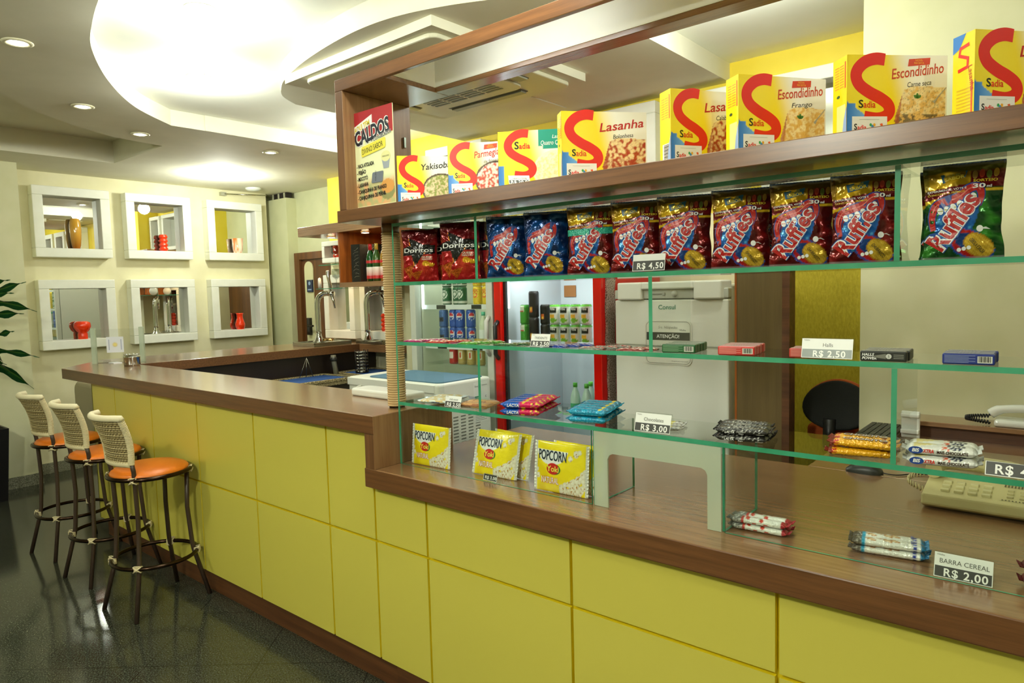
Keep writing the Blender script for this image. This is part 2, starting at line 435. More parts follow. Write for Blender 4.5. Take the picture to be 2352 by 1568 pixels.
# piece between the tray and the curve, then the band around
band = [(-4.95, 4.66), (-7.8, 4.66), (-7.8, 2.48), (-4.955, 2.48)]
piece2 = [(-5.67, 2.48), (-5.60, 2.1), (-5.39, 1.744), (-5.12, 1.43), (-4.85, 1.22), (-4.6, 1.1), (-3.0, 1.1)] + [p for p in oval[::-1] if p[0] < -3.0] + [(-4.96, 2.48)]
piece3 = [(-7.8, -4.2), (3.2, -4.2), (3.2, 1.0), (.9, 2.5)] + oval[::-1][:-1]
p3 = [(-3.0, 1.1), (-7.8, 1.1), (-7.8, -4.2), (3.2, -4.2), (3.2, 1.95)] + [p for p in oval[::-1] if p[0] > -3.0]
piece4 = [(-7.8, 1.1), (-6.65, 1.1), (-6.65, 2.48), (-7.8, 2.48)]
slab([band, piece2, p3, piece4], 'ceiling_soffit')
m = MB(); m.box((-6.72, 1.0, 3.02), (-4.5, 2.55, 3.08), mat='ceiling_white'); m.box((-6.68, 2.48, ZH), (-5.06, 2.52, 3.02), mat='ceiling_white')
m.box((-6.69, 1.0, ZH), (-6.65, 2.5, 3.02), mat='ceiling_white'); m.box((-6.65, 1.04, ZH), (-4.5, 1.1, 3.02), mat='ceiling_white')
m.box((-5.06, 1.1, ZH + .001), (-5.052, 2.5, 3.02), mat='ceiling_white')
struct(m, 'ceiling_tray')
slab([island + [(-1.69, 4.1), (-3.905, 4.1)]], 'ceiling_island')
m = MB(); m.prism([(-3.44, 2.19), (-2.245, 2.17), (-2.22, 3.34), (-3.40, 3.36)], 2.785, ZC, mat='ceiling_white'); struct(m, 'ceiling_box')
# bright vertical band of the left end wall beyond the door
# door ---------------------------------------------------------------------
d = MB(); d.box((-7.2, 4.59, 0), (-7.10, 4.66, 2.04), mat='wood_door'); d.box((-7.2, 4.59, 2.04), (-6.14, 4.66, 2.12), mat='wood_door')
d.box((-7.10, 4.625, 0), (-6.14, 4.66, 2.04), mat='wood_door')
d.prism([(-7.04, .95)] + [(-6.955 + .085 * cos(a), 1.93 + .085 * sin(a)) for a in [pi - pi * k / 12 for k in range(13)]] + [(-6.87, .95)], 4.615, 4.63, rgb('#d9d6a8'), 'matte', 'y')
dr = struct(d, 'door_1')
h = MB(); h.box((-6.99, 4.58, 1.16), (-6.93, 4.62, 1.36), rgb('#1c1611'), 'gloss'); h.tube([(-6.95, 4.56, 1.27), (-6.83, 4.56, 1.27)], .012, rgb('#1c1611'), 'gloss')
h.build('door_handle', dr, .004)
g = MB(); g.box((-6.98, 4.6, 1.66), (-6.87, 4.614, 1.80), rgb('#22314d'), 'satin'); F = plane_frame((-6.98, 4.599, 1.66), (1, 0, 0), (0, 0, 1))
g.disc(.055, .1, .022, .022, F, rgb('#8fa6c8')); g.rect(.02, .02, .09, .035, F, rgb('#8fa6c8'))
g.build('door_sign', dr)
# mirror on the back wall above the bar wing

# ====================================================== wall niche frames
def niche(name, X, ya, yb, za, zb, face, label, group, depth=.1, bw=.085, axis='x'):
    """square lacquered frame with a mirror at the back; face is where its front stands"""
    t = thing(name, label, 'mirror frame', (X, (ya + yb) / 2, za) if axis == 'x' else ((ya + yb) / 2, X, za), 0, group)
    mb = MB(); o = (ya, za, yb, zb); i = (ya + bw, za + bw, yb - bw, zb - bw)
    for a in ((o[0], o[1], o[2], i[1]), (o[0], i[3], o[2], o[3]), (o[0], i[1], i[0], i[3]), (i[2], i[1], o[2], i[3])):
        if axis == 'x': mb.box((X, a[0], a[1]), (face, a[2], a[3]), mat='white_lacquer')
        else: mb.box((a[0], face, a[1]), (a[2], X, a[3]), mat='white_lacquer')
    mb.build('frame', t, .006)
    mb = MB()
    if axis == 'x': mb.box((X, i[0], i[1]), (X + .006, i[2], i[3]), mat='mirror')
    else: mb.box((i[0], X - .006, i[1]), (i[2], X, i[3]), mat='mirror')
    mb.build('mirror', t)
    return t
rows = ((2.035, 2.69, 'upper'), (1.17, 1.825, 'lower'))
cols = ((2.04, 2.69, 'left'), (2.835, 3.485, 'middle'), (3.665, 4.315, 'right'))
what = {('upper', 'left'): 'with the amber vase', ('upper', 'middle'): 'with the ribbed red vase', ('upper', 'right'): 'with the marbled orange tumbler',
        ('lower', 'left'): 'with the round red vase', ('lower', 'middle'): 'with no vase in it', ('lower', 'right'): 'with the gourd shaped red vase'}
for z0, z1, rn in rows:
    for y0, y1, cn in cols:
        niche('mirror_frame', -7.5, y0, y1, z0, z1, -7.385, 'white square wall frame %s, %s row' % (what[(rn, cn)], rn), 'mirror frames on the left wall')
for k, (x0, x1, w, z0, z1) in enumerate(((-4.25, -3.62, 'behind the two leftmost food boxes', 2.14, 2.79), (-2.78, -2.13, 'behind the large bolognese style food box', 2.14, 2.79),
                            (-2.03, -1.56, 'third from the left on the yellow wall', 2.14, 2.78), (-1.46, -.97, 'next to the cream wall corner', 2.14, 2.78))):
    niche('mirror_frame', 4.1, x0, x1, z0, z1, 3.985, 'white mirror frame high on the yellow wall, ' + w, 'mirror frames on the yellow wall', axis='y', bw=.075)

for k, (x0, x1, z0, z1, w) in enumerate(((-6.13, -5.62, 1.17, 1.825, 'just right of the door, lower one'), (-5.53, -5.02, 1.17, 1.825, 'lower one beside the rope column'),
                            (-6.13, -5.62, 1.95, 2.17, 'just right of the door, upper one'), (-5.62, -5.12, 2.29, 2.78, 'reflected in the mirrors, above the hood'), (-5.05, -4.72, 2.29, 2.78, 'reflected in the mirrors, nearer the cabinet'))):
    niche('mirror_frame', 4.35, x0, x1, z0, z1, 4.235, 'white mirror frame on the back wall, ' + w, 'mirror frames behind the bottle shelf', axis='y', bw=.085 if z1 - z0 > .5 else .05)

# vases ---------------------------------------------------------------------
def vase(name, prof, col, y, z, label, mat='ceramic', colf=None, n=32):
    mb = MB().lathe(prof, n, col, mat, colf=colf, cap=False)
    mb.lathe([(prof[0][0], 0), (0.0001, 0.0)][::-1], n, col, mat)
    return single(mb, name, label, 'vase', (-7.435, y, z))
RED = rgb('#f0390f')
vase('vase', [(.03, 0), (.038, .03), (.046, .10), (.05, .17), (.047, .24), (.038, .28), (.033, .287), (.028, .283), (.03, .25)], RED, 2.39, 2.12,
     'tall glossy amber brown vase in the upper left wall frame', colf=lambda a, z: mix(rgb('#a8620f'), rgb('#d9a23a'), sm(0, .16, z)))
prof = [(.034, 0)]
for k in range(4):
    z0 = k * .042
    prof += [(.034, z0 + .004), (.043, z0 + .014), (.044, z0 + .028), (.035, z0 + .038)]
prof += [(.036, .17), (.03, .168), (.03, .1)]
vase('vase', prof, RED, 3.2, 2.12, 'glossy red vase with ribbed rings in the upper middle wall frame')
vase('tumbler', [(.048, 0), (.054, .04), (.062, .165), (.058, .163), (.05, .02)], RED, 4.02, 2.12, 'white and orange marbled glass tumbler in the upper right wall frame',
     colf=lambda a, z: mix(rgb('#fbf0d8'), rgb('#f0802a'),   .35 + 1.3 * nz(cos(a * 6.28) * 2 + z * 16, sin(a * 6.28) * 2, z * 22)), n=48)
vase('vase', [(.042, 0), (.043, .05), (.038, .062), (.06, .085), (.074, .12), (.07, .155), (.052, .17), (.048, .168), (.05, .14)], RED, 2.39, 1.255,
     'round red glass vase on a short foot in the lower left wall frame')
vase('vase', [(.04, 0), (.052, .03), (.055, .06), (.042, .1), (.033, .13), (.036, .17), (.042, .185), (.037, .183), (.03, .13)], RED, 4.0, 1.255,
     'red gourd shaped vase in the lower right wall frame')

mb = MB().lathe(prof, 32, RED, 'ceramic', cap=False)
vb = single(mb, 'vase', 'glossy red gourd shaped vase in the white frame beside the rope column', 'vase', (-5.20, 4.28, 1.256))
mb = MB(); pr2 = [(.03, 0)]
for k in range(3): pr2 += [(.03, k * .04 + .004), (.038, k * .04 + .014), (.038, k * .04 + .026), (.031, k * .04 + .037)]
mb.lathe(pr2 + [(.026, .12), (.0001, .12)], 28, RED, 'ceramic', cap=False); single(mb, 'vase', 'small red ribbed vase in the white frame behind the glass ledges', 'vase', (-5.92, 4.27, 2.0))

# ============================================================ ceiling lamps
def downlight(x, y, z, label, r=.034, mat='lamp_cool', name='downlight', group='small round downlights in the lower ceiling'):
    t = thing(name, label, 'ceiling light', (x, y, z), 0, group)
    mb = MB(); mb.lathe([(r * 1.9, -.002), (r * 1.9, -.006), (r * 1.55, -.011), (r * 1.2, -.006), (r * 1.2, -.001)], 28, rgb('#cfc9a8'), 'satin', at=(x, y, z), cap=False)
    mb.build('trim_ring', t)
    mb = MB(); mb.lathe([(0.0001, -.0105), (r * .6, -.0105), (r * .9, -.009)], 24, WHITE, mat, at=(x, y, z), cap=False); mb.build('lens', t)
    return t
for x, y, w in ((-3.866, 1.058, 'nearest the camera at the dark upper left'), (-4.837, 1.645, 'second from the left beside the ceiling tray'), (-5.359, 2.19, 'near the corner of the ceiling tray'),
                (-5.312, 3.21, 'alone above the wall of mirror frames')):
    downlight(x, y, ZC, 'small round recessed downlight, ' + w)
def dome(x, y, z, label, r=.07, power=0, blur=.06, dz=.16, warm=(.97, 1, .88)):
    t = thing('ceiling_lamp', label, 'ceiling light', (x, y, z), 0, 'round lamps on the ceiling')
    mb = MB(); mb.lathe([(r, 0), (r, -.006), (r * .9, -.008)], 32, rgb('#f4f4ec'), 'satin', at=(x, y, z)); mb.build('base_ring', t)
    mb = MB(); mb.lathe([(r * .92, -.007), (r * .75, -.017), (r * .4, -.024), (.0001, -.026)], 32, WHITE, 'diffuser', at=(x, y, z), cap=False); mb.build('diffuser', t)
    if power:
        l = bpy.data.lights.new('bulb_light', 'POINT'); l.energy = power; l.shadow_soft_size = blur; l.color = warm
        lo = bpy.data.objects.new('bulb_light', l); COL.objects.link(lo); lo.location = (x, y, z - dz)
    return t
LAMPS = [(-4.12, 2.04, ZH, 'round lamp on the raised ceiling beyond the curve', 15, (.96, 1, .90)), (-3.16, 1.59, ZH, 'round lamp on the raised ceiling at the top of the picture', 15, (.96, 1, .90)),
         (-4.45, 3.42, ZH, 'round lamp on the raised ceiling strip near the upper cabinet', 12, (.96, 1, .90)), (-6.567, 3.43, ZC, 'round lamp glowing on the low ceiling before the wall of mirror frames', 24, (.96, 1, .89)),
         (-1.3, 1.35, ZH, 'round lamp on the raised ceiling above the upper cabinet', 20, (.96, 1, .90)), (-1.25, 2.95, ZH, 'round lamp on the raised ceiling near the cream wall', 13, (.96, 1, .90))]
for x, y, z, lb, p, c in LAMPS: dome(x, y, z, lb, power=p, warm=c)
# lamps of the room on the visitors' side
for x, y, p in ((-3.6, -.9, 34), (-1.2, -1.1, 92), (.9, .1, 18)):
    dome(x, y, ZC, 'round lamp on the low ceiling above the visitors floor', power=p, warm=(.97, 1, .86), blur=.09)
# smoke detector, bracket, vent
m = MB(); m.lathe([(.085, 0), (.085, -.012), (.06, -.03), (.0001, -.034)], 28, rgb('#dfe3da'), 'satin'); single(m, 'smoke_detector', 'flat round white smoke detector on the ceiling above the right mirror frames', 'smoke detector', (-7.17, 4.1, ZC))
m = MB(); m.tube([(-7.46, 3.9, 2.78), (-7.25, 4.3, 2.775)], .006, rgb('#a8a690'), 'metal'); m.box((-7.5, 3.87, 2.76), (-7.45, 3.93, 2.80), rgb('#a8a690'), 'satin')
single(m, 'wall_bracket', 'thin grey metal arm under the ceiling at the top of the left wall', 'bracket')
m = MB(); m.box((-7.50, 4.53, 2.768), (-7.2, 4.6, 2.826), rgb('#1b1413'), 'matte')
for k in range(3): m.box((-7.49 + k * .12, 4.52, 2.768), (-7.47 + k * .12, 4.54, 2.826), rgb('#b9b99a'), 'matte')
single(m, 'air_vent', 'dark slotted air vent in the gap under the ceiling at the far corner', 'vent')

# =========================================================== air conditioner
t = thing('air_conditioner', 'white square cassette air conditioner in the dropped ceiling box', 'air conditioner', (-2.77, 2.75, 2.785))
ax0, ax1, ay0, ay1, zt, zb = -3.30, -2.285, 2.215, 3.30, 2.785, 2.762
ACW = rgb('#d8d6bd')
def rrect(x0, y0, x1, y1, r, n=4):
    P = []
    for cx, cy, a0 in ((x1 - r, y1 - r, 0), (x0 + r, y1 - r, 90), (x0 + r, y0 + r, 180), (x1 - r, y0 + r, 270)):
        for k in range(n + 1):
            a = radians(a0 + 90 * k / n); P.append((cx + r * cos(a), cy + r * sin(a)))
    return P
mb = MB(); mb.prism(rrect(ax0, ay0, ax1, ay1, .05), zb, zt, ACW, 'satin'); mb.build('panel', t, .008)
mb = MB(); gx0, gx1, gy0, gy1 = -3.18, -2.46, 2.40, 3.10
mb.prism(rrect(gx0, gy0, gx1, gy1, .07), zb - .012, zb, ACW, 'satin'); mb.build('centre_cover', t, .005)
for x0, y0, x1, y1 in ((-3.10, 3.12, -2.52, 3.19), (-3.10, 2.30, -2.52, 2.37), (-3.27, 2.50, -3.21, 3.0), (-2.44, 2.50, -2.36, 3.0)):
    mb = MB(); mb.box((x0, y0, zb - .004), (x1, y1, zb), rgb('#55554a'), 'satin')
    if x1 - x0 > y1 - y0: mb.box((x0 + .01, y0 + .022, zb - .012), (x1 - .01, y1 - .002, zb - .004), rgb('#9a9a8a'), 'satin')
    else: mb.box((x0 + .022, y0 + .01, zb - .012), (x1 - .002, y1 - .01, zb - .004), rgb('#9a9a8a'), 'satin')
    mb.build('louvre', t)
mb = MB()
for k in range(9):
    y = 2.74 + k * .033
    for q in range(4): mb.box((-3.10 + q * .14, y, zb - .0145), (-3.10 + q * .14 + .12, y + .016, zb - .0125), rgb('#5d5d50'), 'satin')
mb.build('grille', t)
m = MB(); m.box((-3.30, 3.42, ZC - .006), (-2.72, 3.86, ZC), mat='ceiling_white'); single(m, 'access_hatch', 'square flush hatch in the ceiling behind the air conditioner', 'hatch')
m = MB(); m.prism([(-1.705, 2.42), (-1.69, 2.42), (-1.69, 4.1), (-1.705, 4.1)], ZC, ZH, mat='ceiling_bright')
# ================================================================ counters
F0, YP, YK = 1.655, 1.70, 1.737
XL = -5.2
def panels(t, xs, ztop):
    zs = .62; g = .0055
    for i in range(len(xs) - 1):
        for z0, z1 in ((.128, zs - g), (zs + g, ztop)):
            mb = MB(); mb.box((xs[i] + g, YP + .002, z0), (xs[i + 1] - g, YP + .015, z1), rgb('#efd91a'), 'satin'); mb.box((xs[i] + g, YP, z0), (xs[i + 1] - g, YP + .002, z1), rgb('#d6cb58'), 'satin'); mb.build('panel', t)  # edges coloured brighter than the front, painting in the light they catch
# --- bar with raised top
t = thing('bar_counter', 'L-shaped bar counter with raised wooden top and pale yellow front panels behind the stools', 'bar counter', (-3.7, 1.9, 0))
mb = MB(); out = [(-5.62, F0), (-2.11, F0), (-2.11, 2.085), (-5.4, 2.085), (-5.4, 4.335), (-6.12, 4.335), (-6.12, 2.15)]
ZB0, ZB1 = 1.067, 1.14
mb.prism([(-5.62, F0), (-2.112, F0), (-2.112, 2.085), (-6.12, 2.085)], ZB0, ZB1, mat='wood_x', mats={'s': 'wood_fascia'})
mb.build('worktop', t, .003)
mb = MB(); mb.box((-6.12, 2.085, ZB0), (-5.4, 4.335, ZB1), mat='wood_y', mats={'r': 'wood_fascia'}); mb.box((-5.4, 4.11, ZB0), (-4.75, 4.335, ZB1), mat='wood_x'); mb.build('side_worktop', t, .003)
xb = [XL, -4.8, -4.25, -3.675, -3.09, -2.49, -2.175]
panels(t, xb, ZB0 - .001)
mb = MB(); mb.box((XL, YP + .016, .12), (-2.175, YP + .04, ZB0), rgb('#e0ca1c'), 'satin'); mb.box((XL, YP, .12), (XL + .012, 2.02, ZB0), rgb('#8b8636'), 'satin')
mb.build('backing_board', t)
mb = MB(); mb.box((XL + .03, YK, 0), (-2.12, 2.0, .125), mat='wood_dark'); mb.build('kick_board', t)
mb = MB(); mb.box((-5.95, 2.3, 0), (-5.47, 4.33, ZB0), mat='wood_dark'); mb.box((-5.46, 2.09, .3), (-5.44, 4.33, ZB0), rgb('#1d120b'), 'satin'); mb.build('side_body', t)
mb = MB(); mb.box((XL + .02, 1.76, .125), (-2.17, 2.02, ZB0), rgb('#23150c'), 'satin'); mb.build('inner_body', t)
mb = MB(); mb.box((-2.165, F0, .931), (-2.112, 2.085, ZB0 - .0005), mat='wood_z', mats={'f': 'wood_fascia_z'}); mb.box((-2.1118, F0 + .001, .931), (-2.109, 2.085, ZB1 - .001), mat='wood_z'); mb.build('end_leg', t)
# --- service counter
t = thing('service_counter', 'long low wooden service counter with yellow front panels under the glass display', 'counter', (-.7, 2.1, 0))
ZS0, ZS1 = .853, .93
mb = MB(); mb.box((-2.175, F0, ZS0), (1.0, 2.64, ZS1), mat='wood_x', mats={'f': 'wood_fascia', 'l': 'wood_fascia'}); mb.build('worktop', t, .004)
mb = MB(); mb.box((-.79, 2.64, ZS0), (1.0, 3.555, ZS1), mat='wood_x'); mb.build('return_worktop', t, .003)
xs = [-2.175, -1.872, -1.215, -.58, .055, .69]
panels(t, xs, ZS0 - .001)
mb = MB(); mb.box((-2.175, YP + .016, .12), (1.0, YP + .04, ZS0), rgb('#e0ca1c'), 'satin'); mb.build('backing_board', t)
mb = MB(); mb.box((-2.12, YK, 0), (1.0, 1.9, .125), mat='wood_dark'); mb.build('kick_board', t)
mb = MB(); mb.box((-2.12, 1.745, .125), (1.0, 1.9, ZS0), mat='wood_dark'); mb.box((-.77, 2.64, 0), (1.0, 2.66, ZS0), mat='wood_dark'); mb.build('body', t)
# raised back ledge against the cream wall
t = thing('desk_shelf', 'brown wooden shelf raised over a dark gap against the cream wall', 'shelf', (-.1, 3.47, .93))
mb = MB(); mb.box((-.60, 3.375, .985), (1.0, 3.555, 1.005), mat='wood_x'); mb.build('top_board', t, .002)
mb = MB(); mb.box((-.585, 3.42, .93), (1.0, 3.555, .985), mat='wood_dark'); mb.build('riser', t)

# ------------------------------------------------- inside the bar: granite ledge
t = thing('sink_ledge', 'granite edged wash ledge with blue mats inside the bar', 'ledge', (-5.18, 3.2, 0))
mb = MB(); mb.box((-5.44, 2.3, .84), (-4.96, 4.33, .868), mat='granite_ledge')
mb.box((-5.44, 2.3, 0), (-5.0, 4.33, .84), rgb('#1a120c'), 'satin'); mb.build('slab', t, .004)
for y0, y1 in ((2.35, 2.92), (2.98, 3.72), (3.82, 4.28)):
    mb = MB(); z = .868
    for a, b in (((-5.42, y0), (-5.39, y1)), ((-4.98, y0), (-4.955, y1)), ((-5.42, y0), (-4.955, y0 + .028)), ((-5.42, y1 - .028), (-4.955, y1))):
        mb.box((a[0], a[1], z), (b[0], b[1], z + .028), mat='granite_ledge')
    mb.build('rim', t, .006)
for y0, y1, w in ((2.38, 2.89, 'smallest'), (3.01, 3.69, 'middle'), (3.85, 4.25, 'farthest')):
    m = MB(); m.box((-5.385, y0, .868), (-4.985, y1, .884), rgb('#12498f'), 'fabric'); single(m, 'bar_mat', 'flat blue rubber mat in the granite rim, the %s of three' % w, 'mat', group='blue mats inside the bar', bevel=.004)
# cutlery cage
t = thing('glass_rack', 'black and chrome round wire rack standing on the far blue mat', 'rack', (-5.2, 3.98, .884))
mb = MB()
for k in range(7):
    z = .9 + k * .03; mb.tube([(-5.2 + .055 * cos(a), 3.98 + .055 * sin(a), z) for a in [2 * pi * q / 20 for q in range(20)]], .005, rgb('#b8b8b0'), 'chrome', 6, True)
mb.build('hoops', t)
mb = MB()
for q in range(6):
    a = 2 * pi * q / 6; mb.tube([(-5.2 + .058 * cos(a), 3.98 + .058 * sin(a), .884), (-5.2 + .058 * cos(a), 3.98 + .058 * sin(a), 1.10)], .004, rgb('#22201e'), 'gloss', 6)
mb.lathe([(.062, .884), (.062, .9)], 20, rgb('#181614'), 'gloss', at=(-5.2, 3.98, 0)); mb.build('posts', t)
# drain pipes under the side worktop
t = thing('drain_pipe', 'grey drain pipe hanging under the beer tap worktop', 'pipe', (-5.42, 3.55, .868))
mb = MB(); mb.tube([(-5.36, 3.78, 1.06), (-5.36, 3.78, 1.02), (-5.34, 3.79, .88)], .024, rgb('#7d7c6c'), 'satin'); mb.build('pipe', t)
mb = MB(); mb.lathe([(.032, .0), (.032, .035)], 16, rgb('#2a2a26'), 'satin', at=(-5.36, 3.78, 1.005)); mb.build('coupling', t)
m = MB()
for q in range(3): m.tube([(-5.37, 3.5, 1.06), (-5.37, 3.42 + q * .07, .885)], .003, rgb('#8a8a80'), 'metal', 6)
single(m, 'beer_line', 'three thin beer hoses hanging under the bar worktop', 'hose')

# -------------------------------------------------------------- beer tap
CH = rgb('#c9cac4')
def tap_set(tx0, ty0, tl, bl, tx1, ty1):
    t = thing('drip_tray', tl, 'drip tray', ((tx0 + tx1) / 2, (ty0 + ty1) / 2, 1.14))
    mb = MB(); mb.box((tx0, ty0, 1.14), (tx1, ty1, 1.168), rgb('#a9a89a'), 'metal')
    for a, b in (((tx0, ty0), (tx0 + .012, ty1)), ((tx1 - .012, ty0), (tx1, ty1)), ((tx0, ty0), (tx1, ty0 + .012)), ((tx0, ty1 - .012), (tx1, ty1))):
        mb.box((a[0], a[1], 1.168), (b[0], b[1], 1.178), rgb('#b9b8aa'), 'metal')
    mb.build('tray', t, .002)
    mb = MB(); mb.lathe([(.075, 0), (.075, .005)], 24, rgb('#d8d8c8'), 'metal', at=(tx1 - .11, ty1 - .1, 1.168)); mb.build('drain_disc', t)
    bx, by = tx0 + .12, (ty0 + ty1) / 2
    t = thing('beer_tap', bl, 'beer tap', (bx, by, 1.168))
    mb = MB(); mb.lathe([(.062, 0), (.055, .012), (.035, .04), (.027, .065), (.026, .1)], 24, CH, 'chrome', at=(bx, by, 1.168))
    P = spline([(bx, by, 1.25), (bx, by, 1.42), (bx, by, 1.54), (bx + .012, by + .012, 1.60), (bx + .045, by + .04, 1.63), (bx + .085, by + .07, 1.635)], 5)
    mb.tube(P, .027, CH, 'chrome', 16); mb.build('column', t)
    mb = MB(); q = (bx + .085, by + .07)
    mb.tube([(q[0] - .02, q[1] - .015, 1.63), (q[0] + .05, q[1] + .035, 1.63)], .022, CH, 'chrome', 14)
    mb.tube([(q[0] + .02, q[1] + .015, 1.63), (q[0] + .04, q[1] + .03, 1.56), (q[0] + .05, q[1] + .035, 1.49)], [.02, .014, .009], CH, 'chrome', 12); mb.build('spout', t)
    mb = MB(); mb.tube([(q[0] + .02, q[1] + .015, 1.65), (q[0] + .02, q[1] + .015, 1.70), (q[0] + .012, q[1], 1.78), (q[0] + .008, q[1], 1.845), (q[0] + .008, q[1], 1.855)], [.008, .014, .018, .019, .01], rgb('#b5b5ab'), 'metal', 14); mb.build('lever', t)
    mb = MB(); mb.M = Matrix.Translation((bx + .04, by + .01, 1.73)) @ Matrix.Rotation(radians(-40), 4, 'Z') @ Matrix.Rotation(pi / 2, 4, 'X')
    mb.lathe([(.0001, -.012), (.05, -.012), (.056, 0), (.05, .012), (.0001, .014)], 28, rgb('#d9d6cc'), 'gloss', cap=False); mb.build('badge', t)
    return bx, by
bx, by = tap_set(-5.80, 3.64, 'square stainless steel drip tray under the front beer tap', 'chrome beer tap with round badge and silver lever, left of the rope column', -5.45, 4.06)
tap_set(-5.46, 4.115, 'second steel drip tray partly hidden behind the rope column', 'second chrome beer tap half hidden behind the rope column', -5.06, 4.228)
mb = MB(); mb.tube([(bx + .03, by + .02, 1.19), (bx + .14, by + .06, 1.19)], .012, rgb('#c9a468'), 'chrome', 12); mb.lathe([(.018, 0), (.018, .014)], 14, rgb('#d9b478'), 'chrome', at=(bx + .125, by + .055, 1.178))
single(mb, 'brass_fitting', 'small brass pipe fitting lying on the steel drip tray', 'fitting')

# --------------------------------------------------------- card holder etc.
a0 = Vector((-5.79, 1.93, 1.14)); a1 = Vector((-5.58, 2.2, 1.14)); r = (a1 - a0).normalized(); nrm = Vector((r.y, -r.x, 0)); L = (a1 - a0).length
Fc = lambda x, y, off=0.: a0 + r * x + Vector((0, 0, 1)) * y + nrm * off
t = thing('card_holder', 'clear acrylic stand with a white card on the far end of the bar top', 'card holder', a0)
def pbox(mb, x0, y0, x1, y1, o0, o1, col, mat):
    V = [Fc(x, y, o) for o in (o0, o1) for x, y in ((x0, y0), (x1, y0), (x1, y1), (x0, y1))]
    mb.add(V, [(0, 3, 2, 1), (4, 5, 6, 7), (0, 1, 5, 4), (1, 2, 6, 5), (2, 3, 7, 6), (3, 0, 4, 7)], col, mat)
mb = MB(); pbox(mb, 0, 0, L, .26, 0, .004, WHITE, 'acrylic'); pbox(mb, 0, 0, L, .012, -.06, .0, rgb('#c9cbbf'), 'acrylic'); mb.build('sheet', t)
mb = MB(); pbox(mb, -.012, 0, .018, .27, -.012, .02, rgb('#dedfd4'), 'frosted_edge'); pbox(mb, L - .018, 0, L + .012, .27, -.012, .02, rgb('#dedfd4'), 'frosted_edge'); mb.build('side_post', t)
mb = MB(); pbox(mb, .09, .08, .21, .20, .005, .007, rgb('#e3e4ea'), 'satin')
for k in range(12):
    a = 2 * pi * k / 12; mb.flat([(.15 + .012 * cos(a - .2), .14 + .012 * sin(a - .2)), (.15 + .024 * cos(a), .14 + .024 * sin(a)), (.15 + .012 * cos(a + .2), .14 + .012 * sin(a + .2))], Fc, rgb('#e8d06a'), 'satin', .0078)
mb.disc(.15, .14, .012, .012, Fc, rgb('#f1df8a'), off=.0077)
for xx in (.105, .19):
    mb.rect(xx, .1, xx + .006, .18, Fc, rgb('#aab0c8'), off=.0078)
mb.build('card', t)
m = MB(); m.box((-5.72, 2.0, 1.14), (-5.62, 2.06, 1.146), rgb('#eceef2'), 'satin'); single(m, 'business_card', 'small white card lying at the foot of the acrylic stand', 'card')
t = thing('ashtray', 'small round chrome lidded ashtray at the inner corner of the bar top', 'ashtray', (-5.33, 2.02, 1.14))
mb = MB(); mb.lathe([(.052, 0), (.055, .01), (.055, .062), (.058, .066)], 28, CH, 'chrome', at=(-5.33, 2.02, 1.14)); mb.build('cup', t)
mb = MB(); mb.lathe([(.058, .066), (.05, .078), (.03, .083), (.0001, .084)], 28, CH, 'chrome', at=(-5.33, 2.02, 1.14), cap=False)
for k in range(10):
    a = 2 * pi * k / 10; mb.lathe([(.008, .078), (.008, .086)], 10, CH, 'chrome', at=(-5.33 + .042 * cos(a), 2.02 + .042 * sin(a), 1.14))
mb.build('lid', t)

# ================================================================== column
t = thing('rope_column', 'round post wrapped in pale rope between the bar top and the upper cabinet', 'column', (-2.205, 1.86, 1.14))
cx, cy = -2.205, 1.86
prof = []; N = 74; z0, z1 = 1.146, 1.862; st = (z1 - z0) / N
for k in range(N):
    for q in range(6):
        a = pi * q / 6; prof.append((.0345 + .0045 * sin(a) ** .7, z0 + st * (k + q / 6)))
mb = MB(); mb.lathe(prof, 28, WHITE, 'matte', at=(cx, cy, 0), cap=False, colf=lambda a, z: mix(rgb('#b59563'), rgb('#d8bd8c'), ((z - z0) / st % 1) if ((z - z0) / st % 1) < .5 else 1 - ((z - z0) / st % 1)))
mb.build('rope_wrap', t)
mb = MB(); mb.lathe([(.032, 1.14), (.033, 1.150)], 24, rgb('#3c3a34'), 'metal', at=(cx, cy, 0)); mb.lathe([(.036, 1.86), (.036, 1.894)], 24, WHITE, 'wood_z', at=(cx, cy, 0)); mb.build('core', t)

# =========================================================== upper cabinet
t = thing('upper_cabinet', 'brown wooden overhead cabinet frame hanging above the glass display', 'cabinet', (-.7, 1.83, 1.894))
XR = 1.0
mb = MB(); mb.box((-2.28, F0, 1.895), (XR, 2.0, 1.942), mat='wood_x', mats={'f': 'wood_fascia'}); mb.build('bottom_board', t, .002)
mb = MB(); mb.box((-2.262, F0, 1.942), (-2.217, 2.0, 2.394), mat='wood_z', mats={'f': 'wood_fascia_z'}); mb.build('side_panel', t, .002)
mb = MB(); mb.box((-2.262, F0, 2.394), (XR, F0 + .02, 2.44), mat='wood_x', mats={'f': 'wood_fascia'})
mb.box((-2.262, F0 + .02, 2.394), (-1.982, 2.0, 2.412), mat='wood_x'); mb.box((-1.982, 1.925, 2.394), (XR, 2.0, 2.412), mat='wood_x'); mb.build('top_frame', t, .002)
mb = MB(); zt = 2.50
yf = F0 + .02; zf = 2.444; zt = 2.52
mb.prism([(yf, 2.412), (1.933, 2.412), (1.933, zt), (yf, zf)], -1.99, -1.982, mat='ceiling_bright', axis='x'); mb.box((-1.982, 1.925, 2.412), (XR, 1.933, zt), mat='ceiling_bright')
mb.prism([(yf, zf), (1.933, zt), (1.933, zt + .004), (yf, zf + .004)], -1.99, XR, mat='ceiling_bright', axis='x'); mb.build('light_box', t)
mb = MB()
for x in (-1.45, -.3, .6): mb.tube([(x - .28, 1.74, 2.452), (x + .28, 1.74, 2.452)], .007, WHITE, 'lamp_cool', 8)
mb.build('tube_light', t)
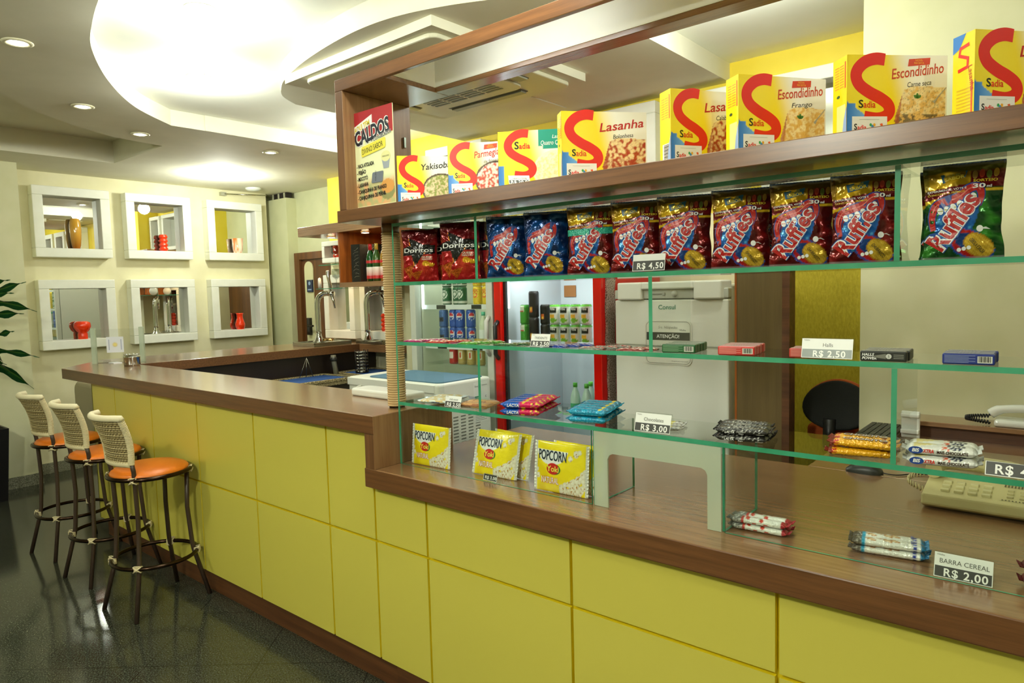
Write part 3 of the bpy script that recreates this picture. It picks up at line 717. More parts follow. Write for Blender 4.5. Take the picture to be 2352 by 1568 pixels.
mb = MB(); mb.box((-2.216, 1.955, 2.22), (-2.208, 1.965, 2.262), rgb('#9aa3a0'), 'metal'); mb.build('shelf_clip', t)

# ============================================================ glass display
t = thing('glass_display', 'green edged glass display shelving standing on the service counter', 'display case', (-.7, 1.9, .93))
GX0, GX1, GY0, GY1 = -2.095, 1.0, 1.78, 2.03
def pane(name, a, b, edges):
    mb = MB(); mb.box(a, b, mat='glass', mats={k: 'glass_edge' for k in edges}); return mb.build(name, t)
SH = {'base': .93, 's3': 1.182, 's2': 1.422, 's1': 1.656}
for zt_ in (1.182, 1.422, 1.656): pane('shelf', (GX0, GY0, zt_ - .013), (GX1, GY1, zt_), 'flr')
pane('top_shelf', (GX0, GY0, 1.874), (GX1, GY1, 1.886), 'flr')
pane('side_wall', (GX0 - .008, GY0, .931), (GX0, GY1, 1.886), 'f')
e = .0005
for x, za, zb_ in ((-1.655, 1.656, 1.874), (-.34, 1.656, 1.874), (-.972, 1.422, 1.643), (-1.657, 1.182, 1.409), (-.341, 1.182, 1.409), (.3, 1.422, 1.643)):
    pane('divider', (x - .006, GY0, za + e), (x + .006, GY1, zb_ - e), 'f')
for x in (-1.18, -.757): pane('divider', (x - .004, GY0 + .009, .931), (x + .004, GY1, 1.168), 'fbk')
pane('front_pane', (GX0, GY0, .931), (-1.186, GY0 + .006, 1.168), 'blr'); pane('front_pane', (-.751, GY0, .931), (GX1, GY0 + .006, 1.168), 'blr')
# arched pane round the service opening
mb = MB(); x0, x1 = -1.176, -.761
arch = [(x0, .931), (x0 + .05, .931), (x0 + .05, 1.085), (x0 + .056, 1.097), (x0 + .068, 1.103), (x1 - .058, 1.103), (x1 - .046, 1.097), (x1 - .04, 1.085), (x1 - .04, .931), (x1, .931), (x1, 1.168), (x0, 1.168)]
mb.prism(arch, GY0, GY0 + .006, mat='frosted_edge', axis='y', mats={'s': 'frosted_edge'}); mb.build('arched_pane', t)
# ============================================================== bar stools
def strip_path(c, r, z, a0, a1, n=16):
    return [(c[0] + r * cos(radians(a0 + (a1 - a0) * k / n)), c[1] + r * sin(radians(a0 + (a1 - a0) * k / n)), z) for k in range(n + 1)]
def make_stool():
    t = thing('bar_stool', 'stool', 'bar stool', (0, 0, 0), 0, 'bar stools with rattan backs')
    ME = rgb('#3d2e24'); OR = rgb('#d9731a'); RT = rgb('#d9cba2')
    mb = MB(); R = .19
    prof = [(.0001, .70), (.15, .70), (.178, .706), (.187, .716), (.188, .724), (.18, .735), (.15, .748), (.10, .757), (.05, .761), (.0001, .762)]
    mb.lathe(prof, 40, OR, 'leather', cap=False); mb.build('seat', t, world=False)
    mb = MB(); mb.tube([(.197 * cos(2 * pi * k / 40), .197 * sin(2 * pi * k / 40), .712) for k in range(40)], .011, ME, 'metal', 10, True); mb.build('seat_ring', t, world=False)
    mb = MB(); mb.tube([(.205 * cos(2 * pi * k / 40), .205 * sin(2 * pi * k / 40), .258) for k in range(40)], .0105, ME, 'metal', 10, True); mb.build('foot_ring', t, world=False)
    angs = (-128, -52, 52, 128); backs = {-128, -52}
    for a in angs:
        A = radians(a); c, s_ = cos(A), sin(A)
        P = [(.176 * c, .176 * s_, .70), (.168 * c, .168 * s_, .5), (.182 * c, .182 * s_, .30), (.188 * c, .188 * s_, .26), (.255 * c, .255 * s_, 0)]
        if a in backs: P = [(.113 * (1 if c > 0 else -1), -.152, .80), (.181 * c, .181 * s_, .755)] + P
        mb = MB(); mb.tube(P, .0115, ME, 'satin', 10); mb.build('leg', t, world=False)
        for z, r in ((.258, .2), (.705, .186)):
            mb = MB(); ct = Vector((r * c, r * s_, z)); tang = Vector((-s_, c, 0))
            for q in range(5):
                off = (q - 2) * .006
                mb.tube([ct + tang * (.017 * cos(w + .4)) + Vector((0, 0, off + .006 * sin(w))) + Vector((c, s_, 0)) * (.017 * sin(w)) for w in [2 * pi * j / 10 for j in range(10)]], .0035, RT, 'matte', 5, True)
            for q in (-1, 1):
                mb.tube([ct + Vector((c, s_, 0)) * .014 + tang * (-.02 * q) + Vector((0, 0, -.014)), ct + Vector((c, s_, 0)) * .02, ct + Vector((c, s_, 0)) * .014 + tang * (.02 * q) + Vector((0, 0, .016))], .0035, RT, 'matte', 5)
            mb.build('rattan_tie', t, world=False)
    # woven back between two wrapped posts, bowed and leaning outwards (-y)
    def post(sx, u):   # u 0 bottom .. 1 top
        return Vector((sx * (.113 + .024 * u), -.152 - .05 * u + .016 * sin(pi * u), .79 + .235 * u))
    def surf(x, u):    # x -1..1
        L, Rr = post(-1, u), post(1, u); p = L.lerp(Rr, (x + 1) / 2); p.y -= .045 * (1 - x * x) * (.5 + .5 * u) ; return p
    for sx in (-1, 1):
        mb = MB()
        mb.tube([post(sx, u / 8) for u in range(9)], .0115, ME, 'satin', 8)
        N = 34
        P = [post(sx, (k / N)) for k in range(N + 1)]
        pr_, rr = [], []
        for k in range(N):
            for q in range(4):
                u = (k + q / 4) / N; pr_.append(post(sx, u)); rr.append(.013 + .0035 * sin(pi * q / 4))
        mb.tube(pr_, rr, RT, 'matte', 10); mb.build('back_post', t, world=False)
    mb = MB(); P = [surf(-1 + 2 * k / 12, 1.02) + Vector((0, 0, .006)) for k in range(13)]
    P = [P[0] + Vector((.0, .035, .004))] + P + [P[-1] + Vector((0, .004, -.01))]
    mb.tube(P, .017, rgb('#e3d8b4'), 'matte', 12); mb.build('top_rail', t, world=False)
    mb = MB(); mb.tube([surf(-1 + 2 * k / 12, .0) for k in range(13)], .015, RT, 'matte', 12); mb.build('bottom_rail', t, world=False)
    mb = MB(); NR = 19; NC = 14
    for j in range(NR):
        u = .05 + .9 * j / (NR - 1); P = []
        for k in range(NC * 3 + 1):
            x = -1 + 2 * k / (NC * 3); p = surf(x, u); p.y += .007 * sin(pi * (k / 1.5) + (j % 2) * pi); P.append(p)
        mb.tube(P, .0058, mix(rgb('#b3a274'), rgb('#8a7848'), .3 * (j % 3)), 'matte', 5)
    for k in range(NC + 1):
        x = -1 + 2 * k / NC
        mb.tube([surf(x, u / 6) for u in range(7)], .0035, rgb('#5d4f2c'), 'matte', 5)
    mb.build('woven_back', t, world=False)
    return t
st = make_stool(); st.location = (-3.78, 1.485, 0); st.rotation_euler = (0, 0, radians(7)); st['label'] = 'orange seated bar stool with rattan back, nearest of the three along the bar'
dup(st, (-4.43, 1.50, 0), radians(6), 'orange seated bar stool with rattan back, the middle one along the bar')
dup(st, (-5.065, 1.505, 0), radians(8), 'orange seated bar stool with rattan back, farthest one beside the wall')

# =============================================================== armchair
t = thing('armchair', 'beige upholstered armchair by the left wall behind the end of the bar', 'armchair', (-6.60, 2.27, 0), radians(0))
UP = rgb('#b3aa8c')
mb = MB(); mb.box((-.3, -.1, .38), (.33, .42, .58), UP, 'fabric'); mb.build('seat', t, .05, world=False, seg=4)
mb = MB(); mb.prism(rrect(-.3, .35, .33, .92, .09), -.16, -.02, UP, 'fabric', 'y'); mb.build('backrest', t, .04, world=False, seg=4)
for sx in (-.27, .30):
    for sy in (-.1, .38):
        mb = MB(); mb.box((sx - .02, sy - .02, 0), (sx + .02, sy + .02, .4), rgb('#3a2a1e'), 'satin'); mb.build('leg', t, world=False)

# ================================================================== plant
t = thing('potted_plant', 'broad leaved dark green plant in a tall black planter at the left edge', 'potted plant', (-6.88, 1.41, 0))
V = []
for z, w in ((0.0, .13), (.60, .165)):
    for sx, sy in ((-1, -1), (1, -1), (1, 1), (-1, 1)): V.append((-6.88 + sx * w, 1.41 + sy * w, z))
for z, w in ((.60, .15), (.54, .145)):
    for sx, sy in ((-1, -1), (1, -1), (1, 1), (-1, 1)): V.append((-6.88 + sx * w, 1.41 + sy * w, z))
fs = [(3, 2, 1, 0)]
for b in (0, 4, 8):
    for k in range(4): fs.append((b + k, b + (k + 1) % 4, b + 4 + (k + 1) % 4, b + 4 + k))
fs.append((12, 13, 14, 15))
mb = MB(); mb.add(V, fs, rgb('#0f0e10'), 'satin'); mb.build('planter', t)
mb = MB(); mb.grid(lambda u, v: (-7.02 + .28 * u, 1.27 + .28 * v, .555 + .012 * nz(u * 9, v * 9)), 10, 10, col=rgb('#2a1d12')); mb.build('soil', t)
for q in range(3):
    mb = MB(); x, y = -6.86 + .04 * q, 1.36 + .03 * (q % 2)
    mb.tube([(x, y, .56), (x - .02, y - .01, .9), (x - .01 + .02 * q, y - .02, 1.25 + .15 * q)], [.014, .012, .009], rgb('#5c5233'), 'satin', 8); mb.build('stem', t)
def leaf(root, tip, width, droop, col, name='leaf'):
    root, tip = Vector(root), Vector(tip); mb = MB(); N = 16; side = (tip - root).cross(Vector((0, 0, 1))).normalized(); side = (side * .6 + Vector((0, 0, .85))).normalized()
    def F(u, v):
        p = root.lerp(tip, u); p.z += droop * sin(pi * u ** .8) ; w = width * (sin(pi * min(1, u * 1.02)) ** .8) * (1 - .35 * u) + .003
        x = (v - .5) * 2; return p + side * (x * w) + Vector((0, 0, -.25 * abs(x) * w + .012 * sin(u * 17 + x * 1.5) * abs(x)))
    def C(u, v):
        x = abs(v - .5) * 2; return mix(mix(col, rgb('#5f8a2f'), .55 * (x < .12)), rgb('#2f6a2c'), .5 * max(0, nz(u * 6, v * 5)))
    mb.grid(F, N, 8, C, mat='gloss'); return mb.build(name, t)
PX = [((-6.78, 1.33, 1.70), (-6.70, 1.66, 1.807), .03, .02), ((-6.78, 1.33, 1.60), (-6.70, 1.767, 1.79), .045, .02), ((-6.78, 1.34, 1.62), (-6.71, 1.68, 1.70), .03, .03),
    ((-6.78, 1.33, 1.54), (-6.70, 1.827, 1.543), .045, .09), ((-6.80, 1.33, 1.50), (-6.72, 1.74, 1.53), .045, .02), ((-6.78, 1.42, 1.47), (-6.72, 1.585, 1.10), .075, .06),
    ((-6.78, 1.45, 1.33), (-6.70, 1.66, 1.39), .03, .01), ((-6.78, 1.33, 1.20), (-6.70, 1.82, 1.16), .035, .06), ((-6.80, 1.33, 1.10), (-6.72, 1.77, .90), .07, .12), ((-6.8, 1.36, 1.18), (-6.74, 1.60, 1.12), .06, .03),
    ((-6.9, 1.3, 1.4), (-7.05, 1.0, 1.6), .06, .1), ((-6.86, 1.3, 1.3), (-6.5, .9, 1.4), .06, .12), ((-6.86, 1.3, 1.55), (-6.9, 1.1, 1.9), .05, .02), ((-6.86, 1.35, 1.0), (-6.6, 1.1, 1.05), .06, .1)]
for a, b, w, dr in PX: leaf(a, b, w, dr, rgb('#17421f'))

# ======================================================= hanging bar shelf
t = thing('bottle_shelf', 'brown hanging bar shelf with lit hood, bottle box and glass ledges before the mirror', 'bar shelf', (-5.0, 4.0, 1.68))
hx0, hx1, hy0, hy1, hz0, hz1 = -5.80, -4.3, 3.75, 4.335, 2.175, 2.262
mb = MB(); mb.box((hx0, hy0, hz0), (hx1, hy1, hz1), mat='wood_x'); mb.build('hood', t, .002)
kx0, kx1, ky0, kz0, kz1 = -5.2, -4.36, 3.77, 1.685, 2.175
mb = MB(); mb.box((kx0, ky0, kz0), (kx1, 4.33, kz0 + .04), mat='wood_orange'); mb.box((kx0 - .001, ky0 - .002, kz0 - .001), (kx1, ky0 - .0005, kz0 + .041), mat='wood_x')
mb.box((kx0, ky0, kz0 + .04), (kx0 + .02, 4.33, kz1), mat='wood_orange'); mb.box((kx1 - .02, ky0, kz0 + .04), (kx1, 4.33, kz1), mat='wood_orange')
mb.box((kx0 + .02, 4.31, kz0 + .04), (kx1 - .02, 4.33, kz1), mat='wood_orange'); mb.build('box_frame', t)
for z in (1.90, 1.68):
    mb = MB(); mb.box((-5.56 if z > 1.8 else -5.62, 3.80, z - .006), (kx0 - .001, 4.33, z), mat='glass', mats={'f': 'glass_edge', 'l': 'glass_edge'}); mb.build('glass_ledge', t)
for x, y in ((-5.55, 3.95), (-4.97, 3.9), (-4.55, 3.9)):
    mb = MB(); mb.lathe([(.045, -.001), (.045, -.01), (.034, -.012)], 24, rgb('#e2b98a'), 'metal', at=(x, y, hz0), cap=False)
    sp = mb.build('spot_ring', t)
    mb = MB(); mb.lathe([(.0001, -.0145), (.03, -.014), (.036, -.011)], 20, WHITE, 'lamp_warm', at=(x, y, hz0), cap=False); mb.build('spot_lens', sp)
    l = bpy.data.lights.new('hood_spot', 'SPOT'); l.energy = 16; l.color = (1, .66, .32); l.spot_size = radians(110); l.spot_blend = .6; l.shadow_soft_size = .03
    lo = bpy.data.objects.new('hood_spot', l); COL.objects.link(lo); lo.location = (x, y, hz0 - .02)
# goblets
def goblet(x, y, z, label, s=1.):
    mb = MB(); mb.lathe([(.034, 0), (.03, .004), (.005, .012), (.004, .075), (.012, .085), (.036, .105), (.042, .135), (.036, .178), (.0345, .178), (.040, .135), (.034, .107), (.001, .09)], 24, WHITE, 'goblet_glass', cap=False)
    return single(mb, 'goblet', label, 'wine glass', (x, y, z), group='stemmed glasses on the glass ledges')
goblet(-5.43, 3.9, 1.901, 'stemmed glass alone on the upper glass ledge'); goblet(-5.40, 3.88, 1.681, 'stemmed glass on the lower glass ledge, left one'); goblet(-5.26, 3.9, 1.681, 'stemmed glass on the lower glass ledge, beside the bottle box')
goblet(-5.28, 3.9, 1.901, 'stemmed glass on the upper glass ledge, beside the bottle box')
# boxes and bottles in the bar shelf
zb0 = kz0 + .041
m = MB(); m.box((-.05, -.05, 0), (.05, .05, .335), rgb('#1c1d1c'), 'wrapper')
F = plane_frame((-.05, -.051, 0), (1, 0, 0), (0, 0, 1)); random.seed(3)
for k in range(9):
    y = .04 + .03 * k; P = spline([(.02 + .05 * random.random(), y), (.05, y + .02 * random.random()), (.085, y + .03 * random.random())], 4); m.ribbon(P, .0025, F, rgb('#6e6c5c'))
bxo = single(m, 'gift_box', 'tall black gift box with pale scribbles at the left of the bar shelf', 'box', (-5.03, 3.87, zb0), radians(12), group='black boxes in the bar shelf')
dup(bxo, (-4.94, 3.98, zb0), radians(4), 'plain dark gift box half hidden behind the scribbled box')
def bottle(x, y, body, cap_, label, lab=rgb('#e8e4d4'), lab2=rgb('#b02020'), r=.038, h=.33, mat='gloss'):
    t2 = thing('bottle', label, 'bottle', (x, y, zb0), 0, 'bottles in the bar shelf')
    sh = h * .62
    mb = MB(); mb.lathe([(r * .8, 0), (r, .006), (r, sh), (r * .85, sh + .025), (r * .42, sh + .07), (r * .36, h - .05)], 24, body, mat); mb.build('glass_body', t2, world=False)
    mb = MB(); mb.lathe([(r * .42, h - .055), (r * .42, h - .01), (r * .36, h)], 20, cap_, 'gloss'); mb.build('cap', t2, world=False)
    mb = MB(); mb.lathe([(r + .0008, sh * .12), (r + .0008, sh * .62)], 24, lab, 'satin', cap=False, colf=lambda a, z: lab2 if (z < sh * .16) else lab); mb.lathe([(r + .001, sh * .13), (r + .001, sh * .25)], 24, lab2, 'satin', cap=False)
    mb.lathe([(r + .0008, sh * .78), (r + .0008, sh * .9)], 24, lab2, 'satin', cap=False); mb.build('paper_label', t2, world=False)
G = rgb('#0c3f14')
bottle(-4.86, 3.86, G, rgb('#c5202a'), 'green bottle with a bright red cap on the bar shelf'); bottle(-4.775, 3.86, rgb('#2f4a1c'), rgb('#b9a040'), 'olive green bottle with gold cap beside the red capped bottle', lab=rgb('#efe9d6'))
bottle(-4.69, 3.87, rgb('#8c6a24'), rgb('#1d1d1d'), 'brown bottle just behind the rope column', r=.034); bottle(-4.60, 3.87, rgb('#b3411a'), rgb('#d8c7a0'), 'red orange bottle right of the rope column', lab=rgb('#c22f28'))
bottle(-4.52, 3.86, rgb('#d98a14'), rgb('#c8a24a'), 'amber bottle with gold neck right of the rope column', r=.03, lab=rgb('#c9651a'), lab2=rgb('#7d2a12')); bottle(-4.44, 3.88, rgb('#c2590f'), rgb('#a4793a'), 'dark amber bottle beside the left edge of the glass display', r=.03, lab=rgb('#8b2c14'), lab2=rgb('#3a160c'))

# ================================================================ fridges
def can_mesh(base, bands, txt=None, tc=WHITE, h=.122, r=.033, top=rgb('#c8c8c4'), seed=0):
    mb = MB()
    def cf(a, z):
        c = base
        for z0, z1, a0, a1, cc in bands:
            if len(cc) > 3:
                if ((a - (a0 + a1) / 2) / ((a1 - a0) / 2)) ** 2 + ((z / h - (z0 + z1) / 2) / ((z1 - z0) / 2)) ** 2 < 1: c = cc[:3] if not (len(cc) > 4) or z / h > (z0 + z1) / 2 + .02 else (cc[4:7] if z / h < (z0 + z1) / 2 - .03 else WHITE)
            elif z0 * h <= z <= z1 * h and a0 <= a <= a1: c = cc
        return c
    N = 48; prof = [(r * .84, 0), (r, .006)] + [(r, .006 + (h - .016) * k / 14) for k in range(1, 15)] + [(r * .86, h - .002), (r * .84, h)]
    mb.lathe(prof, N, base, 'wrapper', colf=cf, cap=False)
    mb.lathe([(.0001, h - .004), (r * .82, h - .004), (r * .86, h)], 24, top, 'metal', cap=False); mb.lathe([(r * .84, 0), (.0001, .002)], 24, top, 'metal', cap=False)
    if txt:
        F = lambda x, y, off=0.: Vector(((r + off) * cos(-pi / 2 + x / r), (r + off) * sin(-pi / 2 + x / r), y))
        mb.text(txt, 0, h * .72, h * .13, F, tc, 'satin', .0006, align='c', bold=.02)
    return mb
def arc(c, w): return (.75 + c - w, .75 + c + w)
A = arc(0, .13)
KIND = {
 'green': (can_mesh(rgb('#1c5a31'), [(.35, .85, *arc(0, .13), (*rgb('#d9dfcf'), 1)), (.41, .79, *arc(0, .105), (*rgb('#1c5a31'), 1)), (.48, .72, *arc(0, .07), (*rgb('#d9dfcf'), 1)), (.08, .2, 0, 1, rgb('#d0d4c4'))]), 'green beer can'),
 'yellow': (can_mesh(rgb('#e3c32c'), [(.38, .68, *arc(0, .10), (*rgb('#e04c1a'), 1)), (.44, .62, *arc(0, .065), (*rgb('#f0d95a'), 1))], 'SKOL', rgb('#d84a1c')), 'yellow beer can'),
 'blue': (can_mesh(rgb('#2a55a8'), [(.42, .84, *arc(0, .12), (*rgb('#e9ecf2'), 1)), (.45, .81, *arc(0, .105), (*rgb('#c93238'), 1, *rgb('#24489c')))]), 'blue cola can'),
 'bluedark': (can_mesh(rgb('#3b5f96'), [(.3, .6, *arc(0, .12), rgb('#232a33'))], None), 'blue and black cola can'),
 'juice': (can_mesh(rgb('#e6e8dd'), [(.86, 1, 0, 1, rgb('#5cb52f')), (.58, .84, *arc(0, .13), rgb('#17211a')), (.3, .54, *arc(-.02, .1), (*rgb('#f0b428'), 1)), (.1, .32, *arc(.03, .12), (*rgb('#7ab82f'), 1))], 'Ville', WHITE), 'white and green juice can'),
 'lime': (can_mesh(rgb('#4fae3a'), [(.62, .92, *arc(-.05, .12), rgb('#e6efd8')), (.66, .72, *arc(-.05, .1), rgb('#c93a2a'))]), 'lime green soda can'),
 'black': (can_mesh(rgb('#131212'), [(.25, .5, *arc(0, .05), rgb('#e06a1c')), (.28, .42, *arc(0, .03), rgb('#f2c23a'))], None), 'short black energy drink can'),
 'tallblack': (can_mesh(rgb('#131212'), [(.2, .42, *arc(0, .05), rgb('#e06a1c')), (.24, .36, *arc(0, .03), rgb('#f2c23a')), (.62, .68, *arc(0, .02), rgb('#c9c9c9'))], None, h=.165), 'tall black energy drink can'),
 'redcan': (can_mesh(rgb('#b8352a'), [(.3, .7, *arc(0, .09), rgb('#e8dccc'))]), 'red and cream can'),
 'gold': (can_mesh(rgb('#b9a25a'), [(.3, .75, *arc(0, .07), rgb('#dcd6b8')), (.4, .7, *arc(0, .03), rgb('#c8552a'))]), 'gold beer can'),
}
CANM = {}
def can(kind, x, y, z, label, rz=0., group=None):
    if kind not in CANM: CANM[kind] = KIND[kind][0].mesh('can')
    o = bpy.data.objects.new('drink_can', CANM[kind]); COL.objects.link(o); o.location = (x, y, z); o.rotation_euler = (0, 0, rz)
    return tag(o, label, 'can', group)
def pbottle(x, y, z, label, body, cap_, band, h=.21, r=.031):
    t2 = thing('plastic_bottle', label, 'bottle', (x, y, z), 0, 'small drink bottles in the fridges')
    mb = MB(); mb.lathe([(r * .85, 0), (r, .01), (r, h * .6), (r * .8, h * .72), (r * .42, h * .86), (r * .4, h * .9)], 20, body, 'plastic'); mb.build('bottle_body', t2, world=False)
    mb = MB(); mb.lathe([(r * .45, h * .89), (r * .45, h)], 18, cap_, 'plastic'); mb.build('cap', t2, world=False)
    mb = MB(); mb.lathe([(r + .0008, h * .22), (r + .0008, h * .48)], 24, band, 'satin', cap=False); mb.build('paper_label', t2, world=False)
def fridge(x0, x1, y0, y1, z1, shell, inner, frame, label, shelves, handle, name='display_fridge', light=6, seal=None):
    t = thing(name, label, 'fridge', ((x0 + x1) / 2, (y0 + y1) / 2, 0))
    W = .045
    mb = MB(); mb.box((x0, y0 + .06, .08), (x0 + W, y1, z1), shell, 'satin'); mb.box((x1 - W, y0 + .06, .08), (x1, y1, z1), shell, 'satin')
    mb.box((x0 + W, y1 - .03, .08), (x1 - W, y1, z1), shell, 'satin'); mb.box((x0 + W, y0 + .06, z1 - .06), (x1 - W, y1 - .03, z1), shell, 'satin'); mb.box((x0 + W, y0 + .06, .08), (x1 - W, y1 - .03, .3), shell, 'satin')
    mb.build('shell', t)
    mb = MB(); q = .001; a, b, c, d_ = x0 + W + q, x1 - W - q, y0 + .065, y1 - .032
    mb.box((a, c, .3), (a + .006, d_, z1 - .062), inner, 'satin'); mb.box((b - .006, c, .3), (b, d_, z1 - .062), inner, 'satin'); mb.box((a, d_ - .006, .3), (b, d_, z1 - .062), inner, 'satin'); mb.box((a, c, .301), (b, d_, .31), inner, 'satin')
    mb.build('lining', t)
    for z in shelves:
        mb = MB(); mb.box((a + .008, c + .03, z - .008), (b - .008, d_ - .01, z), rgb('#dfe3e0'), 'glass'); mb.box((a + .008, c + .022, z - .03), (b - .008, c + .03, z + .002), rgb('#dfe4df'), 'satin'); mb.build('rack', t)
    mb = MB(); fw = .055
    mb.box((x0, y0, .1), (x0 + fw, y0 + .055, z1), frame, 'gloss'); mb.box((x1 - fw, y0, .1), (x1, y0 + .055, z1), frame, 'gloss'); mb.box((x0 + fw, y0, .1), (x1 - fw, y0 + .055, .2), frame, 'gloss'); mb.box((x0 + fw, y0, z1 - .09), (x1 - fw, y0 + .055, z1), frame, 'gloss')
    dr = mb.build('door', t, .004)
    mb = MB(); mb.box((x0 + fw, y0 + .02, .2), (x1 - fw, y0 + .026, z1 - .09), mat='glass'); mb.build('door_pane', dr)
    if seal:
        mb = MB(); mb.box((x0 + fw, y0 + .03, .2), (x0 + fw + .02, y0 + .05, z1 - .09), seal, 'satin')
        for k in range(12): mb.lathe([(.0001, 0), (.004, .001)], 8, rgb('#ffffff'), 'gloss', at=(x0 + fw + .01, y0 + .029, .9 + k * .07), cap=False)
        mb.build('door_seal', dr)
    mb = MB(); hx, hz0, hz1, hc = handle
    mb.tube([(hx, y0, hz0), (hx, y0 - .03, hz0 + .03), (hx, y0 - .03, hz1 - .03), (hx, y0, hz1)], .014, hc, 'satin', 10); mb.build('handle', dr)
    mb = MB(); mb.box((a + .01, c + .005, z1 - .09), (a + .02, c + .015, z1 - .5), WHITE, 'lamp_fridge'); mb.box((a + .05, c + .02, z1 - .068), (b - .05, c + .04, z1 - .063), WHITE, 'lamp_fridge'); mb.build('tube_lamp', t)
    l = bpy.data.lights.new('fridge_light', 'AREA'); l.energy = light; l.shape = 'RECTANGLE'; l.size = b - a - .06; l.size_y = .1; l.color = (.93, .98, 1)
    lo = bpy.data.objects.new('fridge_light', l); COL.objects.link(lo); lo.location = ((a + b) / 2, c + .05, z1 - .08); lo.rotation_euler = (radians(22), 0, 0)
    return t, a, b, c
# pale cooler on the left
t, a, b, c = fridge(-3.73, -2.94, 3.3, 4.0, 2.0, rgb('#cfd2c4'), rgb('#d8dac2'), rgb('#c9ccc0'), 'pale grey glass door cooler full of beer and cola cans', (.85, 1.245, 1.525, 1.80), (-2.97, 1.2, 1.45, rgb('#c3c6ba')), light=4)
F = plane_frame((0, c + .0215, 0), (1, 0, 0), (0, 0, 1))
for z, y in ((1.525, .8), (1.245, .5)):
    for x, s in ((-3.50, 'R$ 2,50'), (-3.16, 'R$ 3,50')):
        m = MB(); m.box((x - .045, c + .0195, z - .028), (x + .045, c + .0215, z), rgb('#34382f'), 'satin'); m.text(s, x, z - .021, .012, F, WHITE, off=.0003, align='c')
        single(m, 'shelf_label', 'tiny dark price strip on the %s rack edge of the pale cooler, %s end' % ('upper' if z > 1.4 else 'lower', 'left' if x < -3.3 else 'right'), 'price label')
nm = ('front left', 'second', 'third', 'right end')
for k in range(3):
    for j in (0, 1):
        can('green', -3.47 + .075 * k, 3.42 + .03 * (k % 2), 1.526 + j * .123, 'green beer can on the upper cooler rack, %s of its row, %s layer' % (('left', 'middle', 'right')[k], ('bottom', 'top')[j]), group='green cans in the pale cooler')
        can('green', -3.47 + .075 * k, 3.42 + .03 * (k % 2), 1.801 + j * .0, 'green beer can glimpsed above the red snack bags, %s one' % ('left', 'middle', 'right')[k], group='green cans in the pale cooler') if j == 0 else None
for k in range(2):
    for j in (0, 1): can('yellow', -3.175 + .085 * k, 3.42, 1.526 + j * .123, 'yellow beer can on the upper cooler rack, %s column, %s layer' % (('left', 'right')[k], ('bottom', 'top')[j]), group='yellow cans in the pale cooler')
    can('yellow', -3.175 + .085 * k, 3.42, 1.801, 'yellow beer can glimpsed above the red snack bags, %s one' % ('left', 'right')[k], group='yellow cans in the pale cooler')
for k, kd in enumerate(('bluedark', 'blue', 'blue', 'blue')):
    for j in (0, 1): can(kd, -3.50 + .082 * k, 3.41 + .02 * (k % 2), 1.246 + j * .123, '%s on the middle cooler rack, column %s, %s layer' % (KIND[kd][1], ('at the left', 'second', 'third', 'at the right')[k], ('bottom', 'top')[j]), (0, 0, .5, .9)[k], 'blue cans in the pale cooler')
pbottle(-3.13, 3.42, 1.246, 'pale bottle with a mint green cap beside the blue cans', rgb('#d3dcbc'), rgb('#63c7a0'), rgb('#e7ebe0'), h=.23)
for k, kd in enumerate(('redcan', 'gold', 'gold', 'gold')):
    can(kd, -3.42 + .085 * k, 3.42, .851 + .26, '%s on the low cooler rack, %s from the left' % (KIND[kd][1], ('first', 'second', 'third', 'fourth')[k]), .2 * k, 'low rack cans in the pale cooler')
# move-in rack for the low cans
mb = MB(); mb.box((a + .008, c + .03, 1.102), (b - .008, 3.9, 1.11), mat='glass'); mb.build('rack', t)
# red fridge
t, a, b, c = fridge(-2.925, -2.115, 3.3, 4.0, 2.0, rgb('#c41d14'), rgb('#aab1b4'), rgb('#d2180f'), 'bright red glass door drinks fridge with lit white inside', (.41, .80, 1.275, 1.80), (-2.895, 1.18, 1.42, rgb('#161414')), light=8, seal=rgb('#1a1d20'))
m = MB(); m.box((-2.84, 3.955, 1.56), (-2.74, 3.958, 1.64), rgb('#8a5a2c'), 'satin'); single(m, 'sticker', 'brown square sticker on the back wall inside the red fridge', 'sticker')
z = 1.276
lab2 = ('bottom', 'top')
for j in (0, 1):
    can('lime', -2.765, 3.42, z + .123 * j, 'lime green soda can at the left of the red fridge, %s one' % lab2[j], group='cans in the red fridge')
can('tallblack', -2.685, 3.41, z, 'tall black energy can in the red fridge, bottom one', group='cans in the red fridge'); can('tallblack', -2.685, 3.41, z + .166, 'tall black energy can standing on another tall black can', group='cans in the red fridge')
for j in (0, 1): can('black', -2.61, 3.43, z + .123 * j, 'short black energy can beside the tall black cans, %s one' % lab2[j], group='cans in the red fridge')
for k in range(4):
    for j in (0, 1): can('juice', -2.528 + .078 * k, 3.42, z + .123 * j, 'white juice can with black patch in the red fridge, %s, %s layer' % (('leftmost column', 'second column', 'third column', 'rightmost column')[k], lab2[j]), group='cans in the red fridge')
for k, (x, y) in enumerate(((-2.40, 3.44), (-2.34, 3.52), (-2.31, 3.43))):
    pbottle(x, y, .801, 'water bottle with lime green cap low in the red fridge, %s of three' % ('left', 'rear', 'right')[k], rgb('#b9d8c8'), rgb('#59b53a'), rgb('#4fae7a'), h=.24)
for k in range(12):
    pbottle(-2.78 + .09 * (k % 6) + .02 * (k // 6), 3.42 + .1 * (k // 6), .411, 'clear water bottle with white blue cap on the fridge floor, %s row, %s' % (('front', 'rear')[k // 6], ('far left', 'second', 'third', 'fourth', 'fifth', 'far right')[k % 6]), rgb('#c7dbe6'), rgb('#dfe9f5'), rgb('#6fa0cc'), h=.27, r=.036)
m = MB(); random.seed(5)
P = []
for k in range(19):
    z = .2 + k * .1; P.append((3.33 + .03 * random.random(), z))
P2 = [(3.42 + .03 * random.random(), .2 + (18 - k) * .1) for k in range(19)]
